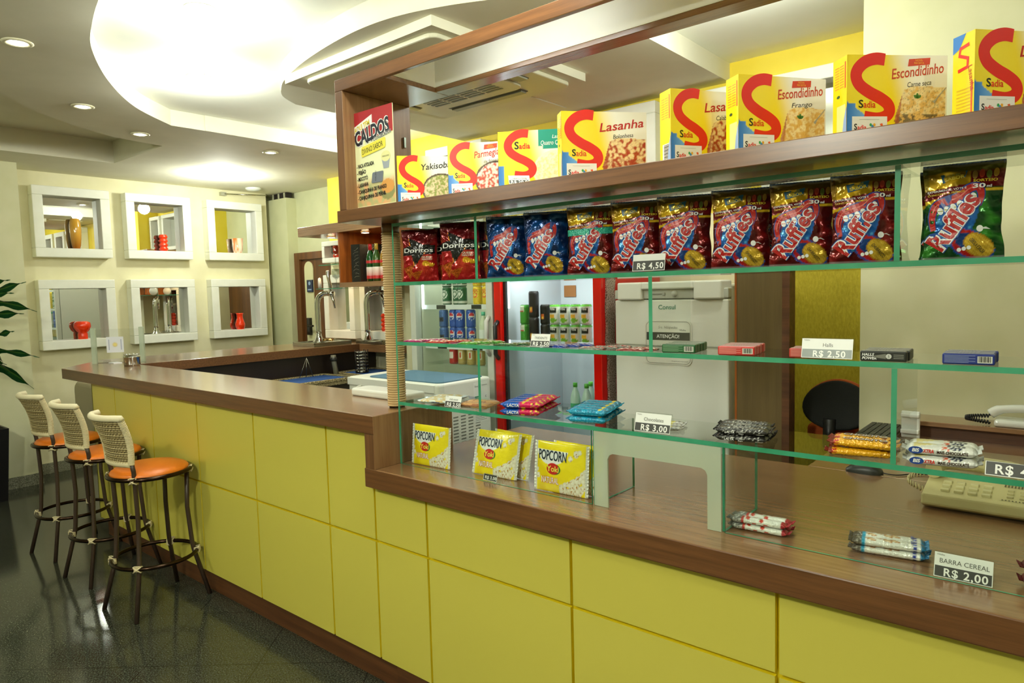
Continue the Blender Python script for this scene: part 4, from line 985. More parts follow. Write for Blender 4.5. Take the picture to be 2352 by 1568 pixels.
m.prism(P + P2, -2.114, -2.10, mat='bark', axis='x')
single(m, 'peeling_film', 'torn white and brown peeling film down the side of the red fridge', 'torn film')
# white fridge
t = thing('fridge', 'tall plain white fridge with a black and white notice on its door', 'fridge', (-1.7, 3.62, 0))
WH = rgb('#e9ebdf'); x0, x1, y0, y1 = -2.03, -1.375, 3.30, 3.98
mb = MB(); mb.box((x0 + .004, y0 + .065, .04), (x1 - .004, y1, 1.62), WH, 'satin'); mb.build('body', t, .012)
mb = MB(); Pd = [(x0, y0 + .06)] + [(x0 + (x1 - x0) * k / 10, y0 + .012 * (1 - sin(pi * k / 10)) ) for k in range(11)] + [(x1, y0 + .06)]
mb.prism(Pd, .06, 1.545, WH, 'satin'); dr = mb.build('door', t, .008)
mb = MB(); mb.prism(Pd, 1.550, 1.60, rgb('#c3c6ba'), 'satin')
mb.build('control_strip', dr, .004)
mb = MB()
mb.prism([(x0 + .03, y0 - .01), (x0 + .18, y0 - .02), (x0 + .2, y0 + .06), (x0, y0 + .06)], 1.545, 1.64, WH, 'satin'); mb.prism([(x1 - .17, y0 - .02), (x1 - .03, y0 - .01), (x1, y0 + .06), (x1 - .2, y0 + .06)], 1.545, 1.64, WH, 'satin')
mb.prism([(x0 + .18, y0 - .02), (x1 - .17, y0 - .02), (x1 - .17, y0 + .06), (x0 + .18, y0 + .06)], 1.60, 1.64, WH, 'satin'); mb.build('handle_trim', dr, .008)
mb = MB(); F = plane_frame((x0, y0 + .0, 0), (1, 0, 0), (0, 0, 1)); y_ = y0
mb.M = Matrix.Translation((-1.66, y0 + .01, 1.575)) @ Matrix.Rotation(pi / 2, 4, 'X'); mb.lathe([(.0001, 0), (.016, 0), (.016, .018), (.0001, .018)], 20, rgb('#d3d5cb'), 'satin', cap=False); mb.build('dial', dr)
mb = MB(); mb.box((-1.79, y0 - .004, 1.572), (-1.72, y0 + .004, 1.578), rgb('#8b8d83'), 'satin'); mb.box((-1.73, y0 - .006, 1.568), (-1.715, y0 + .004, 1.582), rgb('#b5b7ac'), 'satin'); mb.build('slider', dr)
F = plane_frame((-1.70, y0 - .0006, 0), (1, 0, 0), (0, 0, 1))
mb = MB(); mb.text('Consul', -.055, 1.494, .024, F, rgb('#4f8a72'), bold=.015, fit=.10, off=.0005); mb.build('badge', dr)
# notice
m = MB(); GY = rgb('#8f8f80')
Q = rrect(-.135, 1.20, .135, 1.435, .03, 5)
m.prism([( -1.70 + p[0], p[1]) for p in Q], y0 - .0022, y0 - .0012, rgb('#e6e6d8'), 'satin', 'y')
Q2 = rrect(-.128, 1.207, .128, 1.428, .026, 5); Fn = lambda x, y, off=0.: Vector((-1.70 + x, y0 - .0024 - off, y))
m.ribbon(Q2 + [Q2[0]], .0022, Fn, rgb('#77776a'))
m.rect(-.125, 1.33, .125, 1.372, Fn, rgb('#3a3b33'), off=.0002)
m.text('ATENÇÃO!', 0, 1.342, .019, Fn, WHITE, off=.0006, align='c', bold=.02); m.text('Srs. Hóspedes', 0, 1.392, .014, Fn, GY, shear=.3, align='c'); m.text('VIlalba', .085, 1.38, .010, Fn, rgb('#6a6a5e'), align='c')
m.text('Não receberemos devolução de', 0, 1.298, .0105, Fn, GY, align='c', fit=.21); m.text('produtos retirados na', 0, 1.274, .0105, Fn, GY, align='c', fit=.15); m.text('CONVENIÊNCIA!', 0, 1.25, .0105, Fn, GY, align='c'); m.text('Obrigado pela compreensão', .115, 1.218, .006, Fn, GY, align='r', shear=.3)
single(m, 'notice', 'white notice with black ATENÇÃO band stuck on the white fridge door', 'notice')

# white chest appliance with vents
t = thing('white_appliance', 'low white appliance seen from behind with vents and a blue mat on top', 'appliance', (-3.3, 3.0, 0))
x0, x1, y0, y1, z1 = -3.76, -2.90, 2.76, 3.22, 1.075
mb = MB(); mb.box((x0, y0, .1), (x1, y1, z1), rgb('#e0e0d0'), 'satin'); mb.build('body', t, .016, seg=3)
mb = MB(); mb.box((x0 - .002, y0 - .006, z1 - .055), (x1 - .03, y0 + .01, z1 - .006), rgb('#e6e6d8'), 'satin'); mb.build('rear_lip', t, .003)
mb = MB()
for xx in (-3.46, -3.43, -3.2, -3.09): mb.box((xx, y0 - .0015, z1 - .088), (xx + (.02 if xx < -3.3 else .07), y0 - .0, z1 - .08), rgb('#1f1d1a'), 'matte')
F = lambda x, y, off=0.: Vector((x1 + .0005 + off, y, x))
for i in range(5):
    for k in range(11):
        yy = y0 + .05 + i * .065; zz = .66 + k * .02
        P = rrect(zz - .0045, yy, zz + .0045, yy + .045, .0044, 3); mb.flat([(p[0], p[1]) for p in P][::-1], F, rgb('#77786a'), 'matte')
mb.build('vents', t)
mb = MB(); Fe = plane_frame((x1 + .0006, y0 + .3, .80), (0, 1, 0), (0, 0, 1))
mb.rect(0, 0, .13, .25, Fe, rgb('#e9e9dc')); mb.text('Energia', .012, .22, .012, Fe, BLACK); mb.text('CONSUMO', .075, .225, .007, Fe, BLACK)
for k, (c_, w) in enumerate(((rgb('#3b8c5a'), .05), (rgb('#5ca85a'), .055), (rgb('#9cc23c'), .06), (rgb('#d8cf2c'), .065))): mb.rect(.01, .155 - k * .012, .01 + w, .164 - k * .012, Fe, c_, off=.0004)
for k in range(9): mb.rect(.01, .09 - .01 * k, .07 + .045 * ((k * 7) % 3) / 2, .0925 - .01 * k, Fe, rgb('#77776c'), off=.0004)
mb.text('C', .105, .15, .012, Fe, BLACK, bold=.03); mb.build('energy_sticker', t)
mb = MB(); mb.tube(spline([(-3.62, y0 - .004, 1.02), (-3.63, y0 - .03, 1.01), (-3.665, y0 - .03, .97), (-3.67, y0 - .02, .8)], 5), .007, rgb('#dcdccb'), 'satin'); mb.build('power_cord', t)
m = MB(); m.prism(rrect(x0 + .16, y0 + .03, x1 - .02, y1 - .03, .05), z1, z1 + .006, rgb('#4d6f83'), 'fabric'); single(m, 'rubber_mat', 'flat grey blue mat lying on top of the white appliance', 'mat')
t = thing('foam_tray', 'white plastic tray behind the rope column at the end of the bar top', 'tray', (-2.45, 1.99, 1.14))
mb = MB(); mb.prism(rrect(-2.66, 1.955, -2.25, 2.075, .03), 1.14, 1.175, rgb('#eaebe2'), 'plastic'); mb.build('tray_body', t, .01, seg=3)
mb = MB(); Ft = plane_frame((-2.32, 1.9546, 1.145), (1, 0, 0), (0, 0, 1))
for k in range(14): mb.rect(k * .004, 0, k * .004 + .0014 + .001 * (k % 3), .014, Ft, BLACK, off=.0004)
mb.build('barcode', t)

# ----------------------------------------------- niche right of the fridge
t = thing('wooden_screen', 'tall brown wooden panel standing beside the white fridge', 'panel', (-1.22, 3.45, 0))
mb = MB(); mb.box((-1.335, 3.32, 0), (-1.115, 3.345, 1.90), mat='wood_brown_panel'); mb.build('board', t)
mb = MB(); mb.box((-1.115, 3.32, 0), (-1.08, 3.40, 1.90), mat='wood_dark'); mb.box((-1.345, 3.318, 0), (-1.335, 3.35, 1.9), mat='wood_orange'); mb.build('edge_strip', t)
t = thing('office_chair', 'black and orange office chair in the niche beside the cream wall', 'office chair', (-1.0, 3.72, 0))
mb = MB(); mb.M = Matrix.Translation((-.955, 3.66, .995)) @ Matrix.Rotation(radians(-12), 4, 'X')
mb.prism([(.165 * cos(a) * (1 - .1 * sin(a)), .125 * sin(a)) for a in [2 * pi * k / 32 for k in range(32)]], -.02, .02, rgb('#1f211d'), 'fabric', 'y', smooth=False); mb.build('backrest', t, .012, seg=3)
mb = MB(); mb.M = Matrix.Translation((-.955, 3.69, .995)) @ Matrix.Rotation(radians(-12), 4, 'X')
mb.prism([(.171 * cos(a) * (1 - .1 * sin(a)), .131 * sin(a)) for a in [2 * pi * k / 32 for k in range(32)]], -.012, .012, rgb('#b85a24'), 'fabric', 'y'); mb.build('back_cushion', t, .008)
mb = MB(); mb.tube([(-.98, 3.62, .93), (-.98, 3.61, .80), (-.98, 3.72, .78)], .03, rgb('#1a1a18'), 'satin'); mb.build('back_bar', t)
mb = MB(); mb.prism(rrect(-1.13, 3.70, -.80, 4.0, .08), .80, .87, rgb('#b2501e'), 'fabric'); mb.build('seat', t, .02, seg=3)
mb = MB(); mb.tube([(-.98, 3.8, .1), (-.98, 3.8, .80)], .025, rgb('#1a1a18'), 'satin'); mb.build('gas_lift', t)
for k in range(5):
    a = 2 * pi * k / 5 + .3; mb = MB(); mb.tube([(-.98, 3.8, .12), (-.98 + .13 * cos(a), 3.8 + .13 * sin(a), .06)], .018, rgb('#1a1a18'), 'satin'); mb.lathe([(.02, 0), (.02, .05)], 10, BLACK, 'satin', at=(-.98 + .13 * cos(a), 3.8 + .13 * sin(a), 0)); mb.build('base_arm', t)

# ========================================================= desk electronics
t = thing('keyboard', 'black computer keyboard at the left corner of the desk by the cream wall', 'keyboard', (-.69, 3.3, .93))
mb = MB(); mb.box((-.765, 3.10, .93), (-.61, 3.50, .952), rgb('#23231f'), 'satin'); mb.build('case', t, .004)
mb = MB()
for i in range(6):
    for j in range(18): mb.box((-.757 + i * .024, 3.108 + j * .0215, .952), (-.737 + i * .024, 3.126 + j * .0215, .960), rgb('#2f2f2a'), 'satin')
mb.build('keys', t)
t = thing('mouse', 'black computer mouse lying on the counter behind the glass display', 'mouse', (-.60, 2.68, .93))
mb = MB(); mb.M = Matrix.Translation((-.60, 2.655, .93)) @ Matrix.Rotation(radians(0), 4, 'Z')
def Fm(u, v):
    a = pi * v; x = (u - .5) * 2; w = .033 * (1 - abs(x) ** 3 * .5) * (1 if abs(x) < 1 else 0); hh = .036 * (1 - abs(x) ** 2.5 * .75) * (1 + .15 * x)
    return (x * .062, cos(a) * w, max(0, sin(a)) ** .7 * hh)
mb.grid(Fm, 20, 14, col=rgb('#232420'), mat='satin', flip=True); mb.build('mouse_body', t)
mb = MB(); mb.tube(spline([(-.545, 2.655, .937), (-.50, 2.66, .934), (-.43, 2.72, .934), (-.2, 2.80, .934), (0, 2.82, .934)], 6), .0022, BLACK, 'satin', 6); mb.build('cable', t)
# beige desk phone
t = thing('desk_phone', 'beige office telephone with keypad on the counter behind the glass display', 'telephone', (-.2, 2.5, .93), 0)
BG = rgb('#cfc48e'); px0, px1, py0, py1 = -.37, .02, 2.32, 2.56
mb = MB(); mb.prism([(py0, .945), (py0 + .01, .975), (py1 - .06, 1.005), (py1, 1.0), (py1, .935), (py0 + .02, .935)], px0, px1, BG, 'satin', 'x'); mb.build('phone_body', t, .006)
Fp = plane_frame((px0, py0 + .01, .9755), (1, 0, 0), (0, .17, .03))
mb = MB()
for i in range(4):
    for j in range(3):
        o = Fp(.045 + i * .034, .03 + j * .03, .0); mb.box((o.x, o.y, o.z - .004), (o.x + .022, o.y + .018, o.z + .007), rgb('#d9d0a0'), 'satin')
for i in range(2):
    for j in range(3):
        o = Fp(.205 + i * .03, .045 + j * .022, .0); mb.box((o.x, o.y, o.z - .004), (o.x + .016, o.y + .01, o.z + .005), rgb('#c9bf90'), 'satin')
mb.build('keypad', t, .0015, seg=1)
mb = MB()
for k in range(9):
    mb.rect(.195 + k * .008, .118, .199 + k * .008, .14, Fp, rgb('#55502f'), off=.0008); mb.rect(.195 + k * .008, .025, .1985 + k * .008, .031, Fp, rgb('#55502f'), off=.0008)
mb.build('speaker_slots', t)
mb = MB(); mb.rect(.29, .05, .385, .12, Fp, rgb('#dcd7b6'), off=.001)
for k in range(5): mb.rect(.295, .06 + k * .012, .33 + .04 * (k % 2), .063 + k * .012, Fp, rgb('#8f8a68'), off=.0014)
mb.build('index_card', t)
mb = MB(); mb.tube(spline([(px0 + .015, 2.44, 1.02), (px0 + .02, 2.50, 1.03), (px0 + .06, 2.53, 1.035), (px0 + .2, 2.54, 1.03), (px0 + .24, 2.52, 1.02)], 5), .024, BG, 'satin', 12); mb.build('handset', t)
mb = MB(); P = []
for k in range(150):
    s_ = k / 149; c0 = Vector((px0 - .01 - .05 * sin(pi * s_), 2.49 - .03 * s_, 1.0 - .05 * s_)); a = 2 * pi * 15 * s_; P.append(c0 + Vector((0, cos(a), sin(a))) * .008)
mb.tube(P, .0022, rgb('#bdb180'), 'satin', 5); mb.build('coiled_cord', t)
# white phone on the shelf
t = thing('cordless_phone', 'white telephone with black coiled cord on the shelf by the cream wall', 'telephone', (-.2, 3.44, 1.005))
mb = MB(); mb.box((-.285, 3.39, 1.005), (-.08, 3.50, 1.035), rgb('#d9dcd3'), 'gloss'); mb.build('phone_base', t, .012, seg=3)
mb = MB(); mb.tube(spline([(-.30, 3.44, 1.05), (-.26, 3.44, 1.072), (-.15, 3.44, 1.08), (-.05, 3.44, 1.06)], 5), [.02] * 5 + [.017] * 6 + [.02] * 5, rgb('#e4e6de'), 'gloss', 12); mb.build('handset', t)
mb = MB(); P = []
for k in range(160):
    s_ = k / 159; a = 2 * pi * 26 * s_; c0 = Vector((-.30 - .085 * sin(pi * s_), 3.42 , 1.045 - .028 * s_)); P.append(c0 + Vector((.0, cos(a), sin(a))) * .007)
mb.tube(P, .003, rgb('#171815'), 'satin', 5); mb.build('coiled_cord', t)
t = thing('paper_holder', 'clear and white plastic paper holder beside the keyboard', 'holder', (-.57, 3.22, .93))
mb = MB(); mb.box((-.60, 3.28, .945), (-.53, 3.29, 1.06), rgb('#dfe2da'), 'gloss'); mb.box((-.60, 3.26, .965), (-.53, 3.28, .985), rgb('#e8ebe4'), 'gloss'); mb.box((-.60, 3.262, 1.035), (-.53, 3.282, 1.052), rgb('#e8ebe4'), 'gloss'); mb.build('back_plate', t, .006)
mb = MB(); mb.box((-.60, 3.22, .93), (-.53, 3.30, .945), rgb('#b9bdb0'), 'milky_film'); mb.build('foot', t)
# ============================================================= price tags
DK = rgb('#33342f'); CARD = rgb('#e9eae4')
def price_tag(x, y, z, w, h, price, title, label, rz=0., lean=16., band=.46, dark=DK, foot=True, small=None):
    """folded acrylic stand with a printed card, standing at (x,y,z) by its front left foot"""
    t = thing('price_tag', label, 'price tag', (x, y, z), radians(rz), None)
    a = radians(lean); U = Vector((0, sin(a), cos(a)))
    mb = MB(); V0 = Vector((0, 0, .0005)); W = Vector((w, 0, 0)); th = Vector((0, .0012, 0))
    P = [V0, V0 + W, V0 + W + U * h * 1.04, V0 + U * h * 1.04]
    mb.add(P + [p + th for p in P], [(0, 1, 2, 3), (7, 6, 5, 4), (0, 4, 5, 1), (1, 5, 6, 2), (2, 6, 7, 3), (3, 7, 4, 0)], WHITE, 'acrylic')
    B = [P[3] + th, P[2] + th, Vector((w, 2 * h * sin(a) + .012, .0005)), Vector((0, 2 * h * sin(a) + .012, .0005))]
    mb.add(B + [p + th for p in B], [(0, 1, 2, 3), (7, 6, 5, 4)], WHITE, 'acrylic'); mb.build('stand', t, world=False)
    F = plane_frame(V0 + U * .001 + Vector((0, -.0006, 0)), (1, 0, 0), U)
    mb = MB(); m_ = .0016
    mb.flat([(m_, m_), (w - m_, m_), (w - m_, h - m_), (m_, h - m_)], F, CARD, 'satin', .0002)
    hb = h * band
    mb.rect(m_ * 2, m_ * 2, w - m_ * 2, hb, F, dark, off=.0006)
    ph = min(hb * .66, w * .165); mb.text(price, w * .55, (hb - ph) / 2 + .001, ph, F, WHITE, off=.001, align='c', bold=.02, space=1.12)
    if title: mb.text(title, w * .52, hb + (h - hb) * .22, (h - hb) * .34, F, rgb('#55554c'), off=.0008, align='c', w=.95)
    if small: mb.text(small, w * .05, h * .86, h * .07, F, rgb('#88887c'), off=.0008)
    mb.build('card', t, world=False); return t
S1, S2, S3, S0 = 1.656, 1.422, 1.182, .93
price_tag(-1.035, 1.785, S1, .108, .052, 'R$ 4,50', '', 'black banded R$ 4,50 price tag in front of the red ridged chip bags', lean=10, band=.6)
price_tag(-1.425, 1.782, S2, .078, .046, 'R$ 2,50', 'TRIDENTS', 'TRIDENTS R$ 2,50 price tag among the flat gum packets', rz=4, small='Villalba')
price_tag(-.553, 1.784, S2, .122, .052, 'R$ 2,50', 'Halls', 'wide Halls R$ 2,50 price tag before the small red candy boxes', lean=12, dark=rgb('#7d8580'), small='Villalba')
price_tag(-1.845, 1.784, S3, .082, .045, 'R$ 2,50', 'club social', 'club social R$ 2,50 price tag before the cracker packs', rz=3, band=.5, small='Villalba')
price_tag(-1.035, 1.784, S3, .118, .058, 'R$ 3,00', 'Chocolates', 'Chocolates R$ 3,00 price tag before the silver chocolate bars', rz=2, small='Villalba')
price_tag(-.165, 1.784, S3, .125, .034, 'R$ 4,00', '', 'R$ 4,00 price tag at the right end of the chocolate shelf', lean=24, band=.93)
price_tag(-1.663, 1.789, S0, .068, .026, 'R$ 3,00', '', 'small R$ 3,00 price tag before the middle popcorn bag', band=.93)
price_tag(-.258, 1.789, S0, .115, .058, 'R$ 2,00', 'BARRA CEREAL', 'BARRA CEREAL R$ 2,00 price tag beside the nut cereal bars', small='Villalba')
price_tag(-1.40, 1.665, 1.942, .07, .036, 'R$ 20,00', 'Lasanha 650g', 'tilted Lasanha 650g R$ 20,00 price tag leaning on the third food box', rz=48, lean=30, small='Villalba')

# ============================================================= food boxes
YEL = rgb('#f3d50c'); RD = rgb('#dc2412'); BL = rgb('#2f78c2')
def food_box(x, y, rz, W, Hh, D, kind, title, sub, label, tcol=rgb('#b81f18'), nova=False, dish='lasagna', seed=0, green=False, sticker=True, text_squeeze=None):
    t = thing('food_box', label, 'food box', (x, y, 1.9425), radians(rz), 'yellow frozen food boxes in a row in the upper cabinet')
    mb = MB()
    mb.box((0, .0008, 0), (W, D, Hh), YEL, 'satin')
    dc = {'lasagna': (rgb('#a83418'), rgb('#efd9a0'), rgb('#d99a4a')), 'gratin': (rgb('#e3b45a'), rgb('#f3dfa4'), rgb('#c9832e')), 'meat': (rgb('#e0b566'), rgb('#f0dca6'), rgb('#4a2c1a')),
          'noodle': (rgb('#d9cba4'), rgb('#8a9a4a'), rgb('#8a4a2a')), 'parm': (rgb('#b5382a'), rgb('#f0e6d8'), rgb('#d8a070')), 'cheese': (rgb('#f0dca0'), rgb('#f7efcb'), rgb('#e2a860'))}[dish]
    round_ = dish in ('noodle', 'parm', 'cheese')
    def cf(u, v):
        x_, y_ = u * W / Hh, v; ux = u
        c = YEL
        c = mix(c, rgb('#f4f2e4'), sm(.42, .72, ux + .18 * v - .1))
        c = mix(c, rgb('#f7e84a'), .5 * (1 - min(1, sqrt((ux - .2) ** 2 * 4 + (v - .5) ** 2) * 1.6)))
        if green and ux > .56 and v > .66 and not (ux < .62 and v < .72): c = rgb('#1b8a76')
        if v < .42 - .9 * ux and not green or (ux < .08 and v < .4): c = mix(BL, rgb('#69a4dc'), sm(.0, .16, ux))
        if v < .10 + .03 * sin(ux * 7) and ux > .3: c = rgb('#2a86ba') if not green else rgb('#e8b400')
        n = nz(ux * 26 + seed, v * 22, 1.7); n2 = nz(ux * 70 + seed, v * 64, 3.1)
        if round_: ins = inell(ux * W / Hh, v, .80 * W / Hh, .28, .42, .36)
        else: ins = inpoly(ux, v, [(.50, .08), (.47, .18), (.56, .56), (.66, .62), (.99, .60), (.99, .06), (.62, .02)])
        if ins:
            if round_ and not inell(ux * W / Hh, v, .80 * W / Hh, .28, .385, .325): c = rgb('#5b4a3a') if dish != 'cheese' else rgb('#f4e8c4')
            else:
                c = mix(dc[0], dc[1], sm(-.2, .3, n + .9 * (v - .3)))
                c = mix(c, dc[2], .55 * sm(.1, .5, n2)); c = mix(c, dc[0], .35 * sm(.1, .5, -n2))
                if dish == 'meat' and v < .27 and n > -.02: c = mix(c, rgb('#3a2012'), .8)
                if dish == 'lasagna' and v < .3: c = mix(c, rgb('#8c2212'), .6 * sm(-.3, .3, n2))
            if not round_ and (ux < .50 + .1 * v or v < .09): c = mix(c, rgb('#a8452c'), .7)
        return c
    mb.grid(lambda u, v: (u * W, 0, v * Hh), int(W * 420), int(Hh * 420), cf, mat='satin', smooth=False)
    F = plane_frame((0, 0, 0), (1, 0, 0), (0, 0, 1))
    # large S stroke
    sc = Hh * .78; sx = W * (.05 if not green else .10); sy = Hh * .2; sw = W * .40
    Sp = [(.80, .97), (.58, .985), (.34, .94), (.15, .83), (.09, .70), (.18, .56), (.42, .44), (.68, .35), (.88, .25), (.93, .14), (.84, .05), (.62, .01), (.30, .04)]
    Q = [(sx + px * sw, sy + py * sc * .98) for px, py in spline(Sp, 6)]
    n_ = len(Q); ws = [W * .112 for k in range(n_)]
    mb.ribbon(Q, ws, F, RD)
    if green:
        mb.text('S', sx + sw * .32, sy + sc * .62, Hh * .13, F, BLACK, bold=.02, fit=W * .06, off=.0008); mb.text('adia', sx + sw * .32 + W * .065, sy + sc * .62, Hh * .10, F, RD, bold=.02, fit=W * .15, off=.0008)
        mb.text('Lasanha', W * .96, Hh * .84, Hh * .065, F, WHITE, align='r', shear=.2); mb.text('Quatro Queijos', W * .97, Hh * .73, Hh * .08, F, WHITE, align='r', shear=.2, fit=W * .38)
    else:
        mb.text('S', sx + sw * .16, sy + sc * .185, Hh * .10, F, BLACK, bold=.015, fit=W * .045, off=.0008); mb.text('adia', sx + sw * .16 + W * .048, sy + sc * .185, Hh * .085, F, RD, bold=.01, fit=W * .12, off=.0008)
        mb.text(title, W * .44, Hh * .70, Hh * .13, F, tcol, bold=.012, shear=.25, ang=radians(7), fit=W * (.53 if not text_squeeze else text_squeeze))
        mb.text(sub, W * .60, Hh * .60, Hh * .065, F, BLACK, shear=.25, ang=radians(6), fit=W * .24)
    if nova:
        mb.flat([(W * .60, Hh * .86), (W * .82, Hh * .885), (W * .825, Hh * .97), (W * .61, Hh * .95)], F, rgb('#cf4224'), off=.0004); mb.text('NOVA', W * .71, Hh * .925, Hh * .025, F, rgb('#f4c23a'), align='c', off=.0008); mb.text('RECEITA', W * .712, Hh * .89, Hh * .026, F, rgb('#f4c23a'), align='c', off=.0008)
    if sticker:
        mb.rect(W * .05, Hh * .01, W * .40, Hh * .235, F, rgb('#ecebe2'), off=.0005)
        mb.text('S', W * .07, Hh * .07, Hh * .075, F, BLACK, off=.0009, bold=.02, fit=W * .03); mb.text('adia', W * .103, Hh * .07, Hh * .06, F, RD, off=.0009, bold=.02, fit=W * .09)
        for k, c_ in enumerate(('#3aa35a', '#3f8ecb', '#e7a92c')): mb.disc(W * (.235 + .018 * k), Hh * (.13 - .02 * (k == 1)), W * .013, Hh * .02, F, rgb(c_), off=.0009, n=10)
        mb.flat([(W * .325, Hh * .14), (W * .35, Hh * .15), (W * .365, Hh * .09), (W * .345, Hh * .10)], F, rgb('#e0582c'), off=.0009)
        mb.rect(W * .22, Hh * .065, W * .30, Hh * .075, F, rgb('#a0a094'), off=.0009); mb.rect(W * .32, Hh * .065, W * .38, Hh * .075, F, rgb('#a0a094'), off=.0009); mb.rect(W * .12, Hh * .195, W * .32, Hh * .20, F, rgb('#b8b8ac'), off=.0009)
    if dish in ('gratin', 'meat'):
        for a in (.5, 1.6, 2.6): mb.disc(W * (.70 + .018 * cos(a)), Hh * (.47 + .025 * sin(a)), W * .025, Hh * .018, F, rgb('#3f7a34'), off=.0005, ang=a, n=12)
        mb.ribbon([(W * .99, Hh * .60), (W * .90, Hh * .47), (W * .865, Hh * .41)], [W * .008, W * .01, W * .03], F, rgb('#a9a89c'), off=.0006)
        mb.disc(W * .80, Hh * .07, W * .045, Hh * .055, F, rgb('#efe7d6'), off=.0006); mb.text('100', W * .80, Hh * .05, Hh * .045, F, RD, align='c', off=.001)
    if dish == 'lasagna':
        mb.disc(W * .80, Hh * .09, W * .04, Hh * .05, F, rgb('#efe7d6'), off=.0006); mb.text('30', W * .80, Hh * .07, Hh * .04, F, rgb('#2a6a3a'), align='c', off=.001)
    mb.build('front_print', t, world=False)
    # left side print
    sb = MB(); Fs = plane_frame((-.0004, D, 0), (0, -1, 0), (0, 0, 1)); OR_ = rgb('#e2902a')
    sb.rect(0, 0, D, Hh, Fs, YEL, off=.0001)
    if kind == 'art':
        sb.rect(.002, Hh * .5, D - .002, Hh * .98, Fs, rgb('#f4f0dc')); sb.flat([(.0, Hh * .80), (.0, Hh), (D * .6, Hh), (D * .3, Hh * .84)], Fs, BL, off=.0005)
        sb.ribbon([(D * .75, Hh * .86), (D * .35, Hh * .84), (D * .3, Hh * .76), (D * .7, Hh * .70), (D * .68, Hh * .60), (D * .25, Hh * .58)], D * .13, Fs, RD, off=.0007)
        sb.text('Lasanha', D * .72, Hh * .60, Hh * .06, Fs, rgb('#b81f18'), ang=radians(-82), off=.001, fit=Hh * .30)
        for k in range(8): sb.rect(D * .2, Hh * (.06 + .04 * k), D * .85, Hh * (.075 + .04 * k), Fs, rgb('#d8b21c'), off=.0006)
        sb.rect(D * .86, Hh * .02, D * .93, Hh * .42, Fs, rgb('#d8501c'), off=.0007)
    else:
        sb.rect(D * .12, Hh * .60, D * .80, Hh * .92, Fs, rgb('#eec21a'))
        for k in range(9): sb.rect(D * .15, Hh * (.62 + .033 * k), D * .45, Hh * (.632 + .033 * k), Fs, OR_, off=.0005); sb.rect(D * .5, Hh * (.62 + .033 * k), D * .78, Hh * (.632 + .033 * k), Fs, OR_, off=.0005)
        sb.rect(D * .84, Hh * .6, D * .92, Hh * .93, Fs, rgb('#d8501c'), off=.0005)
        if kind == 'bar':
            sb.rect(D * .25, Hh * .02, D * .95, Hh * .27, Fs, rgb('#eceade'), off=.0005)
            for k in range(15): sb.rect(D * .38, Hh * (.03 + .0155 * k), D * .9, Hh * (.037 + .0155 * k + .004 * (k % 3 == 0)), Fs, BLACK, off=.0008)
        else:
            sb.rect(D * .3, Hh * .05, D * .9, Hh * .4, Fs, rgb('#ece28a'), off=.0005); sb.disc(D * .4, Hh * .52, D * .12, Hh * .02, Fs, rgb('#33502a'), off=.0005, n=10)
        sb.flat([(D, 0), (D * .7, 0), (D * .8, Hh * .2), (D, Hh * .38)], Fs, mix(BL, WHITE, .3), off=.0009)
    sb.build('side_print', t, world=False)
    return t
food_box(-1.965, 1.70, 50, .205, .175, .04, 'tab', 'Yakisoba', '', 'yellow box with black Yakisoba lettering, leftmost in the upper cabinet', tcol=BLACK, dish='noodle', seed=1)
food_box(-1.705, 1.705, 33, .21, .178, .05, 'tab', 'Parmegiana', 'de frango', 'yellow food box showing red Parmegiana lettering, second from the left', nova=True, dish='parm', seed=2)
food_box(-1.475, 1.705, 32, .235, .18, .045, 'tab', '', '', 'yellow food box with green Quatro Queijos corner, third from the left', dish='cheese', seed=3, green=True, sticker=False)
food_box(-1.225, 1.71, 50, .268, .202, .05, 'tab', 'Lasanha', 'Bolonhesa', 'yellow Lasanha Bolonhesa box, largest one in the middle of the upper cabinet', dish='lasagna', seed=4)
food_box(-.862, 1.70, 58, .235, .192, .055, 'bar', 'Lasanha', 'Calabresa', 'yellow Lasanha Calabresa box with a barcode on its side', dish='lasagna', seed=5)
food_box(-.68, 1.705, 55, .255, .19, .055, 'tab', 'Escondidinho', 'Frango', 'yellow Escondidinho Frango food box with a creamy dish', nova=True, dish='gratin', seed=6, tcol=rgb('#c2401c'))
food_box(-.43, 1.705, 46, .242, .178, .055, 'tab', 'Escondidinho', 'Carne seca', 'yellow Escondidinho Carne seca food box, second from the right edge', nova=True, dish='meat', seed=7, tcol=rgb('#c2401c'))
food_box(-.19, 1.705, 50, .24, .172, .055, 'art', 'Lasanha', 'Bolonhesa', 'yellow Lasanha box with artwork on its side, cut by the right edge', dish='lasagna', seed=8)
# poster
t = thing('poster', 'tall CALDOS CONGELADOS menu poster standing at the left end of the upper cabinet', 'poster', (-2.21, 1.70, 1.943))
W, Hh = .238, .372
sx = .10    # the sheet's top edge is cut level; slight lean of the print only
F = plane_frame((-2.222, 1.708, 1.9435), (1, .0, 0), (0, 0, 1)); W = .232
mb = MB(); MR = rgb('#a8252c'); CRM = rgb('#eef0c0')
def pc(u, v):
    c = CRM
    if v > .70 + .03 * u: c = MR
    if v < .34:
        n = nz(u * 9, v * 14, 5.); c = mix(CRM, mix(rgb('#9a9a58'), rgb('#d98a4a'), sm(-.2, .3, n)), sm(.34, .22, v) * .75)
    if v < .03: c = CRM
    if inell(u, v, .82, .20, .17, .07): c = rgb('#d99a4c')
    elif inell(u, v, .82, .165, .19, .10): c = rgb('#8f8f5a')
    if inell(u, v, .52, .25, .12, .05): c = rgb('#c9c08a')
    return c
Fb = lambda u, v: F(u * W, v * Hh, 0)
mb.box((-2.222, 1.7085, 1.9435), (-2.222 + W, 1.7115, 1.9435 + Hh), CRM, 'satin')
mb.grid(Fb, 60, 90, pc, mat='satin', smooth=False)
